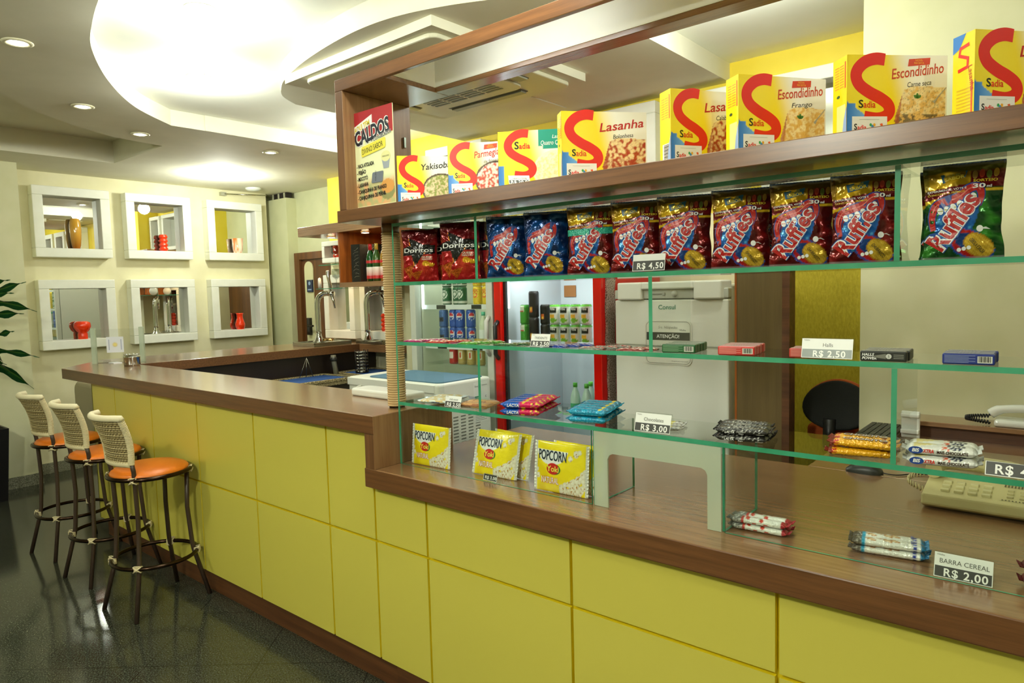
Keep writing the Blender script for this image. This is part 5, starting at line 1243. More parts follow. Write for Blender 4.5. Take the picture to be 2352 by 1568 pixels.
mb.flat([(.0, .317), (.0, .285), (W * .49, .318), (W * .49, .352)], F, WHITE, off=.0006)
mb.text('AQUI TEM', .006, .294, .021, F, rgb('#d8c32a'), ang=.22, off=.001, bold=.03, fit=.098, shear=.1)
for b, c, o in ((.085, WHITE, .0012), (.035, rgb('#1c2430'), .0016)): mb.text('CALDOS', .011, .243, .055, F, c, ang=.155, off=o, bold=b, fit=.208, shear=.12)
for b, c, o in ((.05, WHITE, .0018), (.01, BLACK, .0022)): mb.text('CONGELADOS', .12, .250, .013, F, c, ang=.16, off=o, bold=b, fit=.106)
Q = rrect(.045, .197, .19, .236, .008, 3); mb.flat([(p[0], p[1] + (p[0] - .045) * .14) for p in Q], F, rgb('#e9dc4c'), off=.0024)
mb.text('DIVINO SABOR', .052, .207, .021, F, rgb('#2a2a1a'), ang=.14, off=.0028, fit=.125)
for k, (s, w_) in enumerate((('- VACA ATOLADA', .105), ('- FEIJÃO', .055), ('- MOCOTÓ', .065), ('- LASANHA', .068), ('- CANJIQUINHA DE FRANGO', .175), ('- CANJIQUINHA DE PERNIL', .17))):
    mb.text(s, .012, .158 - k * .0245, .0145, F, BLACK, ang=.05, off=.0014, bold=.03, fit=w_)
mb.disc(.187, .185, .027, .02, F, rgb('#e6e2a0'), off=.001); mb.flat([(.163, .178), (.211, .178), (.203, .14), (.172, .14)], F, rgb('#9fa6ae'), off=.0009); mb.text('MOCOTÓ', .187, .182, .006, F, BLACK, off=.0014, align='c')
Q = rrect(.102, .093, .168, .133, .006, 3); mb.flat([(p[0] + (p[1] - .11) * .2, p[1] + .0) for p in Q], F, rgb('#6f7680'), off=.002); mb.text('CALDO', .128, .1, .008, F, BLACK, off=.0024, ang=pi / 2 * .95)
mb.build('sheet', t)

# ============================================================== chip bags
def ruffles_paint(W, Hh, base, dark, flav, promo):
    LIP = rgb('#b5201c'); BLU = rgb('#1f4fa8')
    lip = spline([(.06, .62), (.16, .70), (.34, .735), (.50, .80), (.62, .86), (.74, .80), (.78, .66), (.74, .55)], 5)
    def cf(u, v):
        if not promo: y0 = .04
        else: y0 = 0
        n = nz(u * 5, v * 7, 2.2)
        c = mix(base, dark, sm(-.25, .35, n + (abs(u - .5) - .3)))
        vv = v - (.03 if promo else -.02)
        vv = v + (.05 if promo else .0)
        if inell(u, vv, .42, .48, .34, .23, radians(50)): c = rgb('#1c5fae') if not (nz(u * 14, v * 14) > .2) else rgb('#4f9fd6')
        if inell(u, vv, .60, .20, .30, .155, radians(-20)): c = BLU
        if inell(u, vv, .60, .20, .27, .135, radians(-20)): c = LIP
        if inell(u, vv, .58, .22, .19, .09, radians(-20)): c = rgb('#123a7a')
        if promo:
            k = v - .10 * (u - .5)
            if v > .70 and u < .62: c = mix(rgb('#e0b422'), rgb('#9a7a10'), sm(-.1, .4, n))
            if v > .74 and u >= .58: c = mix(rgb('#6a1418'), rgb('#8a5a18'), sm(.86, .97, v))
            if .68 < k < .785 and u < .58: c = rgb('#6a1418')
            if .645 < k < .68 and u < .42: c = rgb('#e6be28')
            if .70 < v < .725 and u > .58: c = rgb('#e6be28')
            if v > .93: c = mix(dark, rgb('#8a7a1a'), .5)
            if u < .06 and v > .7: c = mix(c, dark, .5)
        dyy = -.05 if promo else 0
        if inell(u * W, v * Hh, W * .70, Hh * (.185 + dyy), W * .205, Hh * .115, radians(-42)): c = rgb('#b3861c')
        if inell(u * W, v * Hh, W * .70, Hh * (.187 + dyy), W * .19, Hh * .103, radians(-42)): c = mix(rgb('#e0bd40'), rgb('#b8901f'), .5 + .5 * sin((u * W * .75 + v * Hh * .67) * 900))
        if v < .02 or v > .985: c = mix(c, rgb('#c9c9c9'), .35)
        return c
    return cf
def bag_surface(W, Hh, T, seed, topw=1.0):
    def F(x, y, off=0., back=False):       # x 0..W, y 0..H
        u, v = x / W, y / Hh; uu, vv = min(max(u, 0), 1), min(max(v, 0), 1)
        puff = (sin(pi * uu) ** .75) * (sin(pi * min(1, vv * .96 + .02)) ** .55) * (1 - .35 * vv)
        wr = .0035 * nz(u * 4 + seed, v * 5) + .0018 * nz(u * 13 + seed, v * 9, 2.) + .0022 * sin(v * 55 + 9 * nz(u * 3, v * 2, seed)) * (1 - uu * (1 - uu) * 4)
        edge = abs(u - .5) * 2; k = 1.02 - .09 * sin(pi * vv) + .05 * nz(v * 5 + seed, 3. * (u > .5)) * edge
        k *= 1 + (topw - 1) * vv
        y_ = -(T / 2 * puff + wr * min(1, puff * 3)) if not back else (T / 2 * puff + .6 * wr * min(1, puff * 3))
        zz = y + .004 * nz(u * 5 + seed, 9.) * (vv > .9)
        return Vector(((u - .5) * W * k, y_ - off if not back else y_ + off, zz))
    return F
BAGM = {}
def chip_bag(kind, seed, W=.156, Hh=.212, T=.058):
    """build one printed snack bag with its base at the origin, returns its thing"""
    t = thing('chip_bag', '', 'chip bag', (0, 0, 0), 0, None); F = bag_surface(W, Hh, T, seed); mb = MB(); NU, NV = 52, 72
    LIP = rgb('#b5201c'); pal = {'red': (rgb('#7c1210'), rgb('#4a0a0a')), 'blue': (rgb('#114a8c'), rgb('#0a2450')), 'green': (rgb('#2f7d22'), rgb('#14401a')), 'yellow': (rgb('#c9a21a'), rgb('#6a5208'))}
    if kind == 'nacho':
        def cf(u, v):
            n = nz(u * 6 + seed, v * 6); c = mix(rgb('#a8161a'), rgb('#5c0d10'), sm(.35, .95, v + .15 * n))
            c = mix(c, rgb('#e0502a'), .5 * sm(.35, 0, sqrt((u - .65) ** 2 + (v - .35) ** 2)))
            if inpoly(u, v, [(.0, .50), (.96, .53), (.96, .70), (.62, .72), (.20, .86), (.24, .70), (.0, .66)]) or inpoly(u, v, [(.2, .86), (.36, .27), (.74, .6)]): c = rgb('#151413')
            for P in ([(.02, .26), (.34, .33), (.24, .03)], [(.24, .16), (.62, .22), (.42, .02)]):
                if inpoly(u, v, P): c = mix(rgb('#c9641c'), rgb('#8a3a10'), sm(-.2, .3, nz(u * 40, v * 50)))
            if inell(u, v, .70, .345, .10, .05) or inell(u, v, .85, .32, .08, .035): c = rgb('#e0a81c')
            return c
    elif kind == 'yellow':
        cf = lambda u, v: mix(rgb('#c9a21a'), rgb('#7a5c0a'), sm(-.2, .4, nz(u * 5, v * 5)))
    else:
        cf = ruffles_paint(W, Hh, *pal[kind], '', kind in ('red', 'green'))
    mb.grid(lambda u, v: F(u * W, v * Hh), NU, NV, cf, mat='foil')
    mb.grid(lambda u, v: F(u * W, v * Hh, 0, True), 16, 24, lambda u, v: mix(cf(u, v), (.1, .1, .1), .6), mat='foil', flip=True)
    a, b = W, Hh
    if kind == 'nacho':
        mb.ribbon([(.21 * a, .84 * b), (.365 * a, .31 * b), (.72 * a, .585 * b)], [.004, .006, .003], F, rgb('#e8862a'), 'foil', .0012)
        for bo, c, o in ((.03, rgb('#101010'), .0016), (.0, WHITE, .0022)): mb.text('Doritos', a * .05, b * .565, b * .088, F, c, 'satin', o, bold=bo + .012, fit=a * .86)
        mb.text('QUEIJO', a * .60, b * .455, b * .033, F, rgb('#e6e0cc'), 'satin', .0016, bold=.02, fit=a * .28); mb.text('NACHO', a * .60, b * .412, b * .033, F, rgb('#e6e0cc'), 'satin', .0016, bold=.02, fit=a * .28)
    elif kind == 'yellow':
        pass
    else:
        dy = -.05 if kind != 'blue' else .0
        LC = [(.12, .36), (.09, .50), (.14, .62), (.28, .665), (.44, .70), (.58, .785), (.69, .79), (.73, .70), (.70, .60)]
        Q = [(a * x_, b * (y_ + dy)) for x_, y_ in spline(LC, 5)]; nq = len(Q)
        for wd, c, o in ((.16, rgb('#1f3f8c'), .0008), (.12, rgb('#b3211c'), .0011)):
            mb.ribbon(Q, [a * wd * (.45 + .55 * sin(pi * min(1, (k + 1.5) / nq))) for k in range(nq)], F, c, 'satin', o)
        mb.ribbon(Q[4:-8], [a * .02] * (nq - 12), F, rgb('#d86a5c'), 'satin', .0014)
        for k in range(6):   # upper teeth
            q = k / 5; tx = .20 + .43 * q; ty = .565 + .135 * q ** 1.5 + dy; mb.disc(a * tx, b * ty, a * .040, b * .040, F, rgb('#e9ebe6'), 'satin', .0015, n=12, ang=.35)
            if kind != 'blue': mb.rect(a * (tx - .035), b * (ty - .005), a * (tx + .035), b * (ty + .004), F, rgb('#b84a2c') if kind == 'red' else rgb('#9aa03c'), 'satin', .0018)
        for k in range(3): mb.disc(a * (.46 + .06 * k), b * (.145 + dy + .01 * k), a * .028, b * .022, F, rgb('#e9ebe6'), 'satin', .0010, n=10)
        mb.disc(a * .72, b * (.36 + dy), a * .045, b * .035, F, rgb('#e9ebe6'), 'satin', .0010, n=12)
        ang = radians(56)
        for bo, c, o in ((.10, rgb('#1c489c'), .0021), (.068, rgb('#e9ece8'), .0026), (.03, rgb('#b0201c'), .0031)):
            mb.text('Ruffles', a * .24, b * (.13 + dy), b * .20, F, c, 'satin', o, bold=bo, ang=ang, fit=b * .64)
        fl = {'blue': 'ORIGINAL', 'red': 'CHURRASCO', 'green': 'CEBOLA E SALSA'}[kind]
        mb.text(fl, a * .58, b * (.245 + dy), b * .040, F, rgb('#26240e'), 'satin', .0045, ang=radians(-52), fit=b * .19, bold=.012)
        mb.flat([(a * .70, b * (.36 + dy)), (a * .97, b * (.405 + dy)), (a * .80, b * (.375 + dy)), (a * .86, b * (.35 + dy))], F, rgb('#dfe3df'), 'satin', .0012)
        if kind != 'blue':
            mb.flat([(a * .24, b * .81), (a * .52, b * .86), (a * .55, b * .93), (a * .22, b * .90)], F, rgb('#1d5f86'), 'satin', .0012)
            mb.text('FAÇA-ME', a * .27, b * .868, b * .024, F, rgb('#9a9a3c'), 'satin', .0016, ang=.15, bold=.02, fit=a * .2); mb.text('SABOR', a * .27, b * .828, b * .036, F, rgb('#d9c22c'), 'satin', .0018, ang=.16, bold=.03, fit=a * .25)
            mb.text('EXPERIMENTE, VOTE E', a * .04, b * .715, b * .022, F, WHITE, 'satin', .0014, ang=.06, fit=a * .50, bold=.01); mb.text('CONCORRA A PRÊMIOS', a * .04, b * .680, b * .022, F, rgb('#e6c82c'), 'satin', .0014, ang=.06, fit=a * .48, bold=.01)
            mb.text('SORTEIO', a * .62, b * .800, b * .028, F, rgb('#d9c22c'), 'satin', .0014, bold=.02, fit=a * .30); mb.text('30', a * .615, b * .735, b * .046, F, WHITE, 'satin', .0042, bold=.03, fit=a * .16); mb.text('mil', a * .79, b * .735, b * .030, F, WHITE, 'satin', .0036, bold=.02)
            for q in range(4): mb.disc(a * (.64 + .085 * q), b * (.875 + .01 * (q % 2)), a * .035, b * .045, F, (rgb('#8a6a2a'), rgb('#a8321c'), rgb('#6a7a2a'), rgb('#b58a2a'))[q], 'satin', .0010, n=12)
    mb.build('printed_film', t, world=False)
    for y0, y1 in ((-.001, .008), (Hh - .009, Hh + .004)):   # crimped seals
        sb = MB(); P = []
        for k in range(41):
            p = F(W * k / 40, min(max(y0, 0), Hh)); P.append(p)
        n0 = len(sb.v)
        V = []
        for k, p in enumerate(P):
            w_ = .0012 * (-1) ** k; V.append((p.x * 1.0, w_, y0)); V.append((p.x * 1.0, w_, y1))
        sb.add(V, [(2 * k, 2 * k + 2, 2 * k + 3, 2 * k + 1) for k in range(40)], mix(cf(.5, .5), rgb('#8a8a84'), .4), 'foil')
        sb.build('crimped_seal', t, world=False)
    return t
protoB = {}
def place_bag(kind, x, y, rz, label, group=None, z=S1, seed=0, lean=0, sc=1.):
    if kind not in protoB:
        o = chip_bag(kind, {'nacho': 1, 'blue': 2, 'red': 3, 'green': 4, 'yellow': 5}[kind]); protoB[kind] = o
    else: o = dup(protoB[kind], (0, 0, 0))
    o.location = (x, y, z + .0015); o.rotation_euler = (radians(lean), 0, radians(rz)); o['label'] = label; o.scale = (sc, sc, sc)
    if group: o['group'] = group
    elif 'group' in o: del o['group']
    return o
gN, gB, gR = 'red nacho chip bags', 'blue ridged chip bags', 'dark red ridged chip bags'
place_bag('nacho', -2.015, 1.845, 30, 'red nacho chip bag at the left end of the top glass shelf', gN, sc=.94)
place_bag('nacho', -1.925, 1.935, 28, 'red nacho chip bag squeezed behind the two front ones', gN, sc=.97)
place_bag('nacho', -1.80, 1.85, 26, 'red nacho chip bag right beside the first glass divider', gN, sc=.99)
place_bag('nacho', -1.70, 1.95, 30, 'dark nacho chip bag seen through the first glass divider', gN)
place_bag('blue', -1.575, 1.86, 26, 'blue original ridged chip bag, leftmost of the blue ones', gB)
place_bag('blue', -1.405, 1.86, 24, 'blue original ridged chip bag, right one in front', gB)
place_bag('blue', -1.30, 1.955, 24, 'blue original ridged chip bag half hidden behind the green taped one', gB)
b_ = place_bag('red', -1.225, 1.86, 22, 'dark red ridged chip bag with a green tape band across its front', gR)
for x, w in ((-1.062, 'behind the left half of the R$ 4,50 tag'), (-.905, 'behind the right half of the R$ 4,50 tag'), (-.738, 'third from the price tag side'), (-.577, 'fourth, above the brown screen'), (-.425, 'rightmost, before the second glass divider')):
    place_bag('red', x, 1.86 + .004 * (abs(x) * 10 % 2), 20 - 8 * (1 - abs(x)), 'dark red barbecue ridged chip bag, ' + w, gR)
place_bag('red', -.98, 1.965, 18, 'dark red chip bag in the second row behind the price tag', gR); place_bag('red', -.66, 1.965, 16, 'dark red chip bag in the second row, middle', gR)
Fg = bag_surface(.160, .212, .05, 3); mb = MB()
mb.grid(lambda u, v: Fg(.160 * u, .123 + .020 * v + .004 * u, .0045), 30, 4, lambda u, v: mix(rgb('#12806c'), rgb('#2fae92'), .5 + .5 * nz(u * 9, v * 5)), mat='wrapper'); mb.build('tape', b_, world=False)
place_bag('green', -.225, 1.87, 8, 'green onion ridged chip bag standing alone right of the divider', sc=1.0)
place_bag('green', -.245, 1.955, 4, 'second green chip bag tucked behind the front green one')
place_bag('green', -.03, 1.90, 0, 'dark olive chip bag cut by the right edge of the picture')
place_bag('yellow', -.045, 1.88, 0, 'yellow snack bag standing on the middle shelf at the right edge', z=S2, sc=.68)

# ============================================================ popcorn bags
def popcorn():
    t = thing('popcorn_bag', '', 'popcorn bag', (0, 0, 0), 0, 'flat yellow popcorn bags'); W, Hh, T = .205, .168, .022
    Y_ = rgb('#f5df1c')
    def F(x, y, off=0., back=False):
        u, v = x / W, y / Hh; uu, vv = min(max(u, 0), 1), min(max(v, 0), 1)
        b = sin(pi * min(1, max(0, (uu - .03) / .94))) ** .5 * sin(pi * vv) ** .45; wr = .0016 * nz(u * 6, v * 5, 4.)
        yy = -(T / 2 * b + wr * b) - off if not back else T / 2 * b + off
        return Vector(((u - .5) * W, yy, y + .003 * nz(u * 4, 7.)))
    blobs = []
    random.seed(11)
    for _ in range(90):
        u = .52 + .46 * random.random(); v = .03 + (.72 * (u - .42)) * random.random() * 1.15; blobs.append((u, v, .028 + .02 * random.random()))
    blobs += [(.80, .82, .05), (.70, .72, .04), (.06, .30, .04), (.04, .42, .03), (.86, .86, .035)]
    def cf(u, v):
        c = mix(Y_, rgb('#d9b400'), .5 * sm(.1, .5, nz(u * 3, v * 3)))
        if u < .035 or u > .965: return mix(rgb('#e8e8de'), rgb('#c8c8bc'), .5 + .5 * sin(v * 160))
        if inell(u, v, .33, .98, .34, .44) and v < .83: c = rgb('#eef0ee')
        for bu, bv, br in blobs:
            if ((u - bu) / br) ** 2 + ((v - bv) / (br * 1.4)) ** 2 < 1:
                d = ((u - bu) / br) ** 2 + ((v - bv) / (br * 1.4)) ** 2
                c = mix(rgb('#f4f0de'), rgb('#d8cfae'), d * .8)
                if nz(u * 38, v * 30, bu * 9) > .38: c = rgb('#b9853a')
        return c
    mb = MB(); mb.grid(lambda u, v: F(u * W, v * Hh), 84, 58, cf, mat='film'); mb.grid(lambda u, v: F(u * W, v * Hh, 0, True), 20, 14, lambda u, v: Y_, mat='film', flip=True)
    mb.text('POPCORN', W * .07, Hh * .64, Hh * .20, F, rgb('#15273c'), 'satin', .0014, bold=.014, fit=W * .56)
    mb.disc(W * .40, Hh * .47, W * .125, Hh * .11, F, rgb('#3f8a34'), 'satin', .0012); mb.disc(W * .375, Hh * .475, W * .125, Hh * .115, F, rgb('#c9251c'), 'satin', .0016); mb.text('Yoki', W * .375, Hh * .42, Hh * .115, F, rgb('#f4ea5a'), 'satin', .0022, align='c', bold=.02)
    for b, c, o in ((.07, rgb('#d9701c'), .0014), (.015, rgb('#f8f4ea'), .0019)): mb.text('NATURAL', W * .14, Hh * .18, Hh * .125, F, c, 'satin', o, bold=b, fit=W * .35)
    mb.build('printed_film', t, world=False)
    for s in (-1, 1):
        sb = MB(); V = []
        for k in range(31): V += [(s * W / 2 * .985, .001 * (-1) ** k, Hh * k / 30), (s * (W / 2 + .006 + .002 * nz(k * .4, s)), .001 * (-1) ** k, Hh * k / 30 + .001)]
        sb.add(V, [(2 * k, 2 * k + 1, 2 * k + 3, 2 * k + 2) for k in range(30)], rgb('#e3e3d8'), 'wrapper')
        sb.build('crimped_seal', t, world=False)
    return t
pb = popcorn()
def setp(o, x, y, rz, lean, label, sc):
    o.location = (x, y, .932); o.rotation_euler = (radians(lean), 0, radians(rz)); o.scale = (sc,) * 3; o['label'] = label
setp(pb, -1.965, 1.815, 3, -5, 'yellow popcorn bag standing nearest the left end of the bottom glass shelf', .95)
setp(dup(pb, (0, 0, 0)), -1.66, 1.845, 2, -14, 'yellow popcorn bag leaning behind the small R$ 3,00 tag', .98)
setp(dup(pb, (0, 0, 0)), -1.625, 1.885, -6, -14, 'yellow popcorn bag mostly hidden behind the middle one', .96)
setp(dup(pb, (0, 0, 0)), -1.335, 1.815, 2, -5, 'yellow popcorn bag standing against the arched glass pane, rightmost', 1.0)
setp(dup(pb, (0, 0, 0)), -1.29, 1.85, 0, -6, 'yellow popcorn bag peeking out behind the rightmost one', .98)

# =========================================================== wrapped bars
def bar_proto(L, Wd, T, top, side, cat, ends=.012, texts=(), mat='wrapper', endc=None):
    """long pillow pack, length along x, printed on the front side and the top"""
    t = thing('snack_bar', '', cat, (0, 0, 0)); mb = MB(); NU, NV = 40, 28
    def P(u, a, off=0.):       # a: angle round the section 0..1, 0 = bottom front
        e = min(1, min(u, 1 - u) * L / ends); k = e ** .5 if e < 1 else 1
        th = -pi / 2 - 2 * pi * a; c_, s_ = cos(th), sin(th)
        p = .8
        yy = Wd / 2 * (abs(c_) ** p) * (1 if c_ >= 0 else -1) * (.92 + .08 * k); zz = T / 2 * (abs(s_) ** p) * (1 if s_ >= 0 else -1) * (.12 + .88 * k)
        w = .0008 * nz(u * 14, a * 9)
        return Vector(((u - .5) * L, yy * (1 + off / (Wd / 2)), T / 2 + zz * (1 + off / (T / 2)) + w * (zz > 0)))
    def cf(u, a):
        if endc and (u < .07 or u > .93): return endc[0] if u < .5 else endc[1]
        return side(u, (a - .05) / .2) if a < .25 else (top(u, (a - .25) / .5) if a < .75 else side(u, 1))
    mb.grid(lambda u, v: P(u, v), NU, NV, cf, mat=mat)
    Ff = lambda x, y, off=0.: Vector((x - L / 2, -Wd / 2 - off - .0002, y)); Ft = lambda x, y, off=0.: Vector((x - L / 2, y - Wd / 2, T + off + .0003))
    for w in texts:
        s, where, x, y, h, c = w[:6]; kw = w[6] if len(w) > 6 else {}
        mb.text(s, x, y, h, Ff if where == 'f' else Ft, c, 'satin', .0006, **kw)
    mb.build('wrapper', t, world=False)
    for s in (-1, 1):
        sb = MB(); V = []; ec = (endc[0 if s < 0 else 1] if endc else top(.01 if s < 0 else .99, .5))
        for k in range(15): V += [(s * L / 2 * .985, (k / 14 - .5) * Wd * .95, T / 2 + .0006 * (-1) ** k), (s * (L / 2 + ends * .7), (k / 14 - .5) * Wd * 1.02, T / 2 + .003 + .0018 * (-1) ** k)]
        sb.add(V, [(2 * k, 2 * k + 1, 2 * k + 3, 2 * k + 2) for k in range(14)], ec, mat)
        sb.build('crimped_end', t, world=False)
    return t
def stack(pr, x, y, z, rz, rows, layers, dy, dz, label, group, jit=.003, ordn=None, shift=0.):
    """rows going back, layers going up; every bar an object of its own"""
    first = True; random.seed(len(label)); R_ = radians(rz)
    on = ['frontmost', 'second', 'third', 'fourth', 'rearmost'] if rows == 5 else (['front', 'middle', 'rear'] if rows == 3 else ['front', 'rear'])
    ln = ['bottom', 'top'] if layers == 2 else ['single', ]
    for r_ in range(rows):
        for l_ in range(layers):
            px = x - sin(R_) * dy * r_ + random.uniform(-jit, jit) * 1.6 + shift * r_; py = y + cos(R_) * dy * r_
            lb = '%s, %s row%s' % (label, on[r_], '' if layers == 1 else ', %s layer' % ln[l_]) if rows > 1 else '%s, %s one' % (label, ln[l_])
            a = radians(rz + random.uniform(-5, 5))
            if first: pr.location = (px, py, z + l_ * dz); pr.rotation_euler = (0, 0, a); pr['label'] = lb; pr['group'] = group; first = False
            else: dup(pr, (px, py, z + l_ * dz), a, lb, group)
PK, LB = rgb('#c8184e'), rgb('#0f4fa6')
def c_lacta(u, v):
    c = LB if u < .45 else PK
    if .42 < u < .5: c = mix(LB, PK, (u - .42) / .08)
    if inell(u, v, .56, .5, .05, .3): c = rgb('#e0c02c')
    if u > .6 and nz(u * 14, v * 3) > .25: c = rgb('#e0c02c') if nz(u * 30, v * 8) > 0 else rgb('#7a1030')
    return c
pr = bar_proto(.135, .042, .024, c_lacta, c_lacta, 'chocolate bar', texts=[('LACTA', 'f', .018, .008, .010, WHITE, {'shear': .2, 'bold': .02})])
stack(pr, -1.488, 1.81, S3, 18, 5, 2, .042, .0245, 'blue and pink wrapped chocolate bar', 'blue and pink chocolate bars')
TL = rgb('#1593b5')
def c_teal(u, v):
    c = mix(TL, rgb('#0d6f90'), sm(-.1, .4, nz(u * 20, v * 3)))
    if inell(u, v, .84, .5, .06, .25): c = rgb('#dccb2c')
    if .1 < u < .7 and abs(v - .75) < .07: c = rgb('#b8402c')
    return c
pr = bar_proto(.125, .042, .023, c_teal, lambda u, v: mix(TL, rgb('#7fd0e2'), .6 if (.08 < u < .85 and .3 < v < .75 and nz(u * 60, v * 60) > -.1) else 0), 'chocolate bar')
stack(pr, -1.222, 1.82, S3, 15, 5, 2, .041, .0235, 'bright turquoise wrapped chocolate bar', 'turquoise chocolate bars')
SL = rgb('#c9cbc4')
pr = bar_proto(.125, .034, .012, lambda u, v: mix(SL, rgb('#8a8c86'), sm(0, .4, nz(u * 14, v * 6))) if not inell(u, v, .7, .5, .1, .3) else rgb('#e0d878'), lambda u, v: mix(SL, rgb('#4a4a46'), sm(.1, .3, nz(u * 40, v * 20))), 'chocolate bar')
stack(pr, -.985, 1.85, S3, 20, 3, 1, .038, .013, 'silver wrapped chocolate bar behind the Chocolates tag', 'silver chocolate bars')
BK = rgb('#25241f')
def c_blk(u, v): return mix(BK, rgb('#c8c8be'), .75 * (nz(u * 22, v * 9, 3.) > .22) * (.12 < u < .9))
pr = bar_proto(.135, .044, .019, c_blk, lambda u, v: mix(BK, rgb('#d0d0c8'), .8 * (.78 < u < .95 and .35 < v < .7 and nz(u * 160, 0) > -.1)), 'chocolate bar',
               texts=[('LACTA', 'f', .024, .0045, .006, WHITE, {'shear': .2, 'bold': .02}), ('Diamante', 'f', .056, .008, .0035, WHITE), ('Negro', 'f', .062, .0032, .0035, WHITE), ('Negro', 't', .045, .010, .014, rgb('#d6d6cc'), {'shear': .3, 'bold': .02}), ('Diamante', 't', .030, .027, .009, rgb('#d6d6cc'), {'shear': .3})])
stack(pr, -.722, 1.83, S3, 12, 3, 2, .046, .0195, 'black wrapped chocolate bar with white lettering', 'black chocolate bars')
OY = rgb('#e0a416')
def c_chk(u, v):
    c = OY
    if u < .14: c = rgb('#b5301a') if nz(u * 30, v * 6) > -.1 else rgb('#e8b21c')
    if u > .8 and nz(u * 20, v * 5) > .2: c = rgb('#7a3a10')
    return c
pr = bar_proto(.142, .046, .021, c_chk, lambda u, v: mix(OY, rgb('#6a4a2a'), .8) if (.1 < u < .85 and .35 < v < .8 and nz(u * 90, v * 90) > -.15) else (rgb('#a82a1c') if v < .25 and nz(u * 10, 0) > 0 else OY), 'chocolate bar', endc=(rgb('#7a2a16'), rgb('#c98a1a')),
               texts=[('CHOKITO', 't', .026, .012, .022, rgb('#5a2a10'), {'bold': .06, 'fit': .098}), ('CHOKITO', 't', .026, .012, .022, WHITE, {'bold': .015, 'fit': .098})])
stack(pr, -.420, 1.825, S3, 9, 2, 2, .048, .0215, 'yellow and brown wrapped chocolate bar with white lettering', 'yellow chocolate bars')
WB = rgb('#e4e6de')
def c_bis(u, v):
    c = WB
    if inpoly(u, v, [(.12, .2), (.45, .5), (.3, .85), (.1, .6)]): c = rgb('#dccf8c')
    if .5 < u < .62 and nz(u * 50, v * 6) > .1: c = rgb('#d8603c')
    if inell(u, v, .70, .45, .13, .36) and nz(u * 30, v * 9) > -.1: c = rgb('#3a3f52')
    return c
pr = bar_proto(.140, .046, .024, c_bis, lambda u, v: WB, 'wafer bar', endc=(rgb('#c4c8c0'), rgb('#cfd3cc')),
               texts=[('XTRA', 'f', .034, .0075, .0085, rgb('#d0281c'), {'shear': .2, 'bold': .03, 'fit': .022}), ('MAIS CHOCOLATE', 'f', .062, .0075, .0068, rgb('#3a2216'), {'bold': .03, 'fit': .06})])
mbx = MB(); Ff = lambda x, y, off=0.: Vector((x - .07, -.0234 - off, y)); mbx.disc(.020, .012, .0145, .0085, Ff, rgb('#1c3f8c'), off=.0003); mbx.text('BIS', .020, .0085, .008, Ff, WHITE, off=.0007, align='c', bold=.04, shear=.2)
mbx.build('logo_oval', pr, world=False)
stack(pr, -.252, 1.83, S3, 6, 2, 2, .048, .0245, 'white wrapped wafer bar with MAIS CHOCOLATE lettering', 'white wafer bars')
# cereal bars on the counter
def c_straw(u, v):
    c = rgb('#e4e4da')
    if u < .22: c = mix(rgb('#6a6a62'), rgb('#b8b8b0'), sm(-.2, .3, nz(u * 30, v * 5)))
    if .22 < u < .26: c = rgb('#b8342a')
    for cx_ in (.33, .45, .57, .66):
        if inell(u, v, cx_, .5 + .25 * sin(cx_ * 30), .045, .2): c = rgb('#c23a22')
        if inell(u, v, cx_ - .03, .5 + .25 * sin(cx_ * 30) + .2, .02, .06): c = rgb('#4f8a34')
    if u > .92: c = rgb('#a8242c')
    return c
pr = bar_proto(.15, .030, .018, c_straw, c_straw, 'cereal bar', endc=(rgb('#77776c'), rgb('#a8242c')))
stack(pr, -.680, 1.845, S0 + .001, 8, 2, 2, .034, .0185, 'white cereal bar printed with strawberries', 'strawberry cereal bars')
def c_nut(u, v):
    c = rgb('#e6e6dc')
    if u < .14: c = mix(rgb('#4a4438'), rgb('#8a8474'), sm(-.2, .3, nz(u * 30, v * 5)))
    if .14 < u < .2: c = rgb('#2f9ac0')
    for k, cx_ in enumerate((.27, .36, .50, .60)):
        if inell(u, v, cx_, .5 + .22 * sin(cx_ * 37), .055, .17, .3): c = rgb('#b8865a') if not inell(u, v, cx_, .5 + .22 * sin(cx_ * 37), .035, .1, .3) else rgb('#e0c49a')
    if .84 < u < .88 and nz(0, v * 20) > -.2: c = rgb('#2a3f9c')
    return c
pr = bar_proto(.16, .034, .019, c_nut, c_nut, 'cereal bar', endc=(rgb('#4f4634'), rgb('#1f6f9c')), texts=[('nutry', 't', .135, .008, .008, rgb('#2a3f9c'), {'ang': pi / 2, 'bold': .03})])
stack(pr, -.362, 1.865, S0 + .001, 9, 2, 2, .036, .0195, 'white cereal bar printed with nuts and a blue end', 'nut cereal bars')
pr = bar_proto(.12, .04, .03, lambda u, v: rgb('#5a1416'), lambda u, v: rgb('#2a1a14'), 'snack pack')
stack(pr, -.035, 1.86, S0 + .001, 10, 1, 2, .04, .031, 'dark red snack pack at the lower right edge behind the glass', 'dark red snack packs')
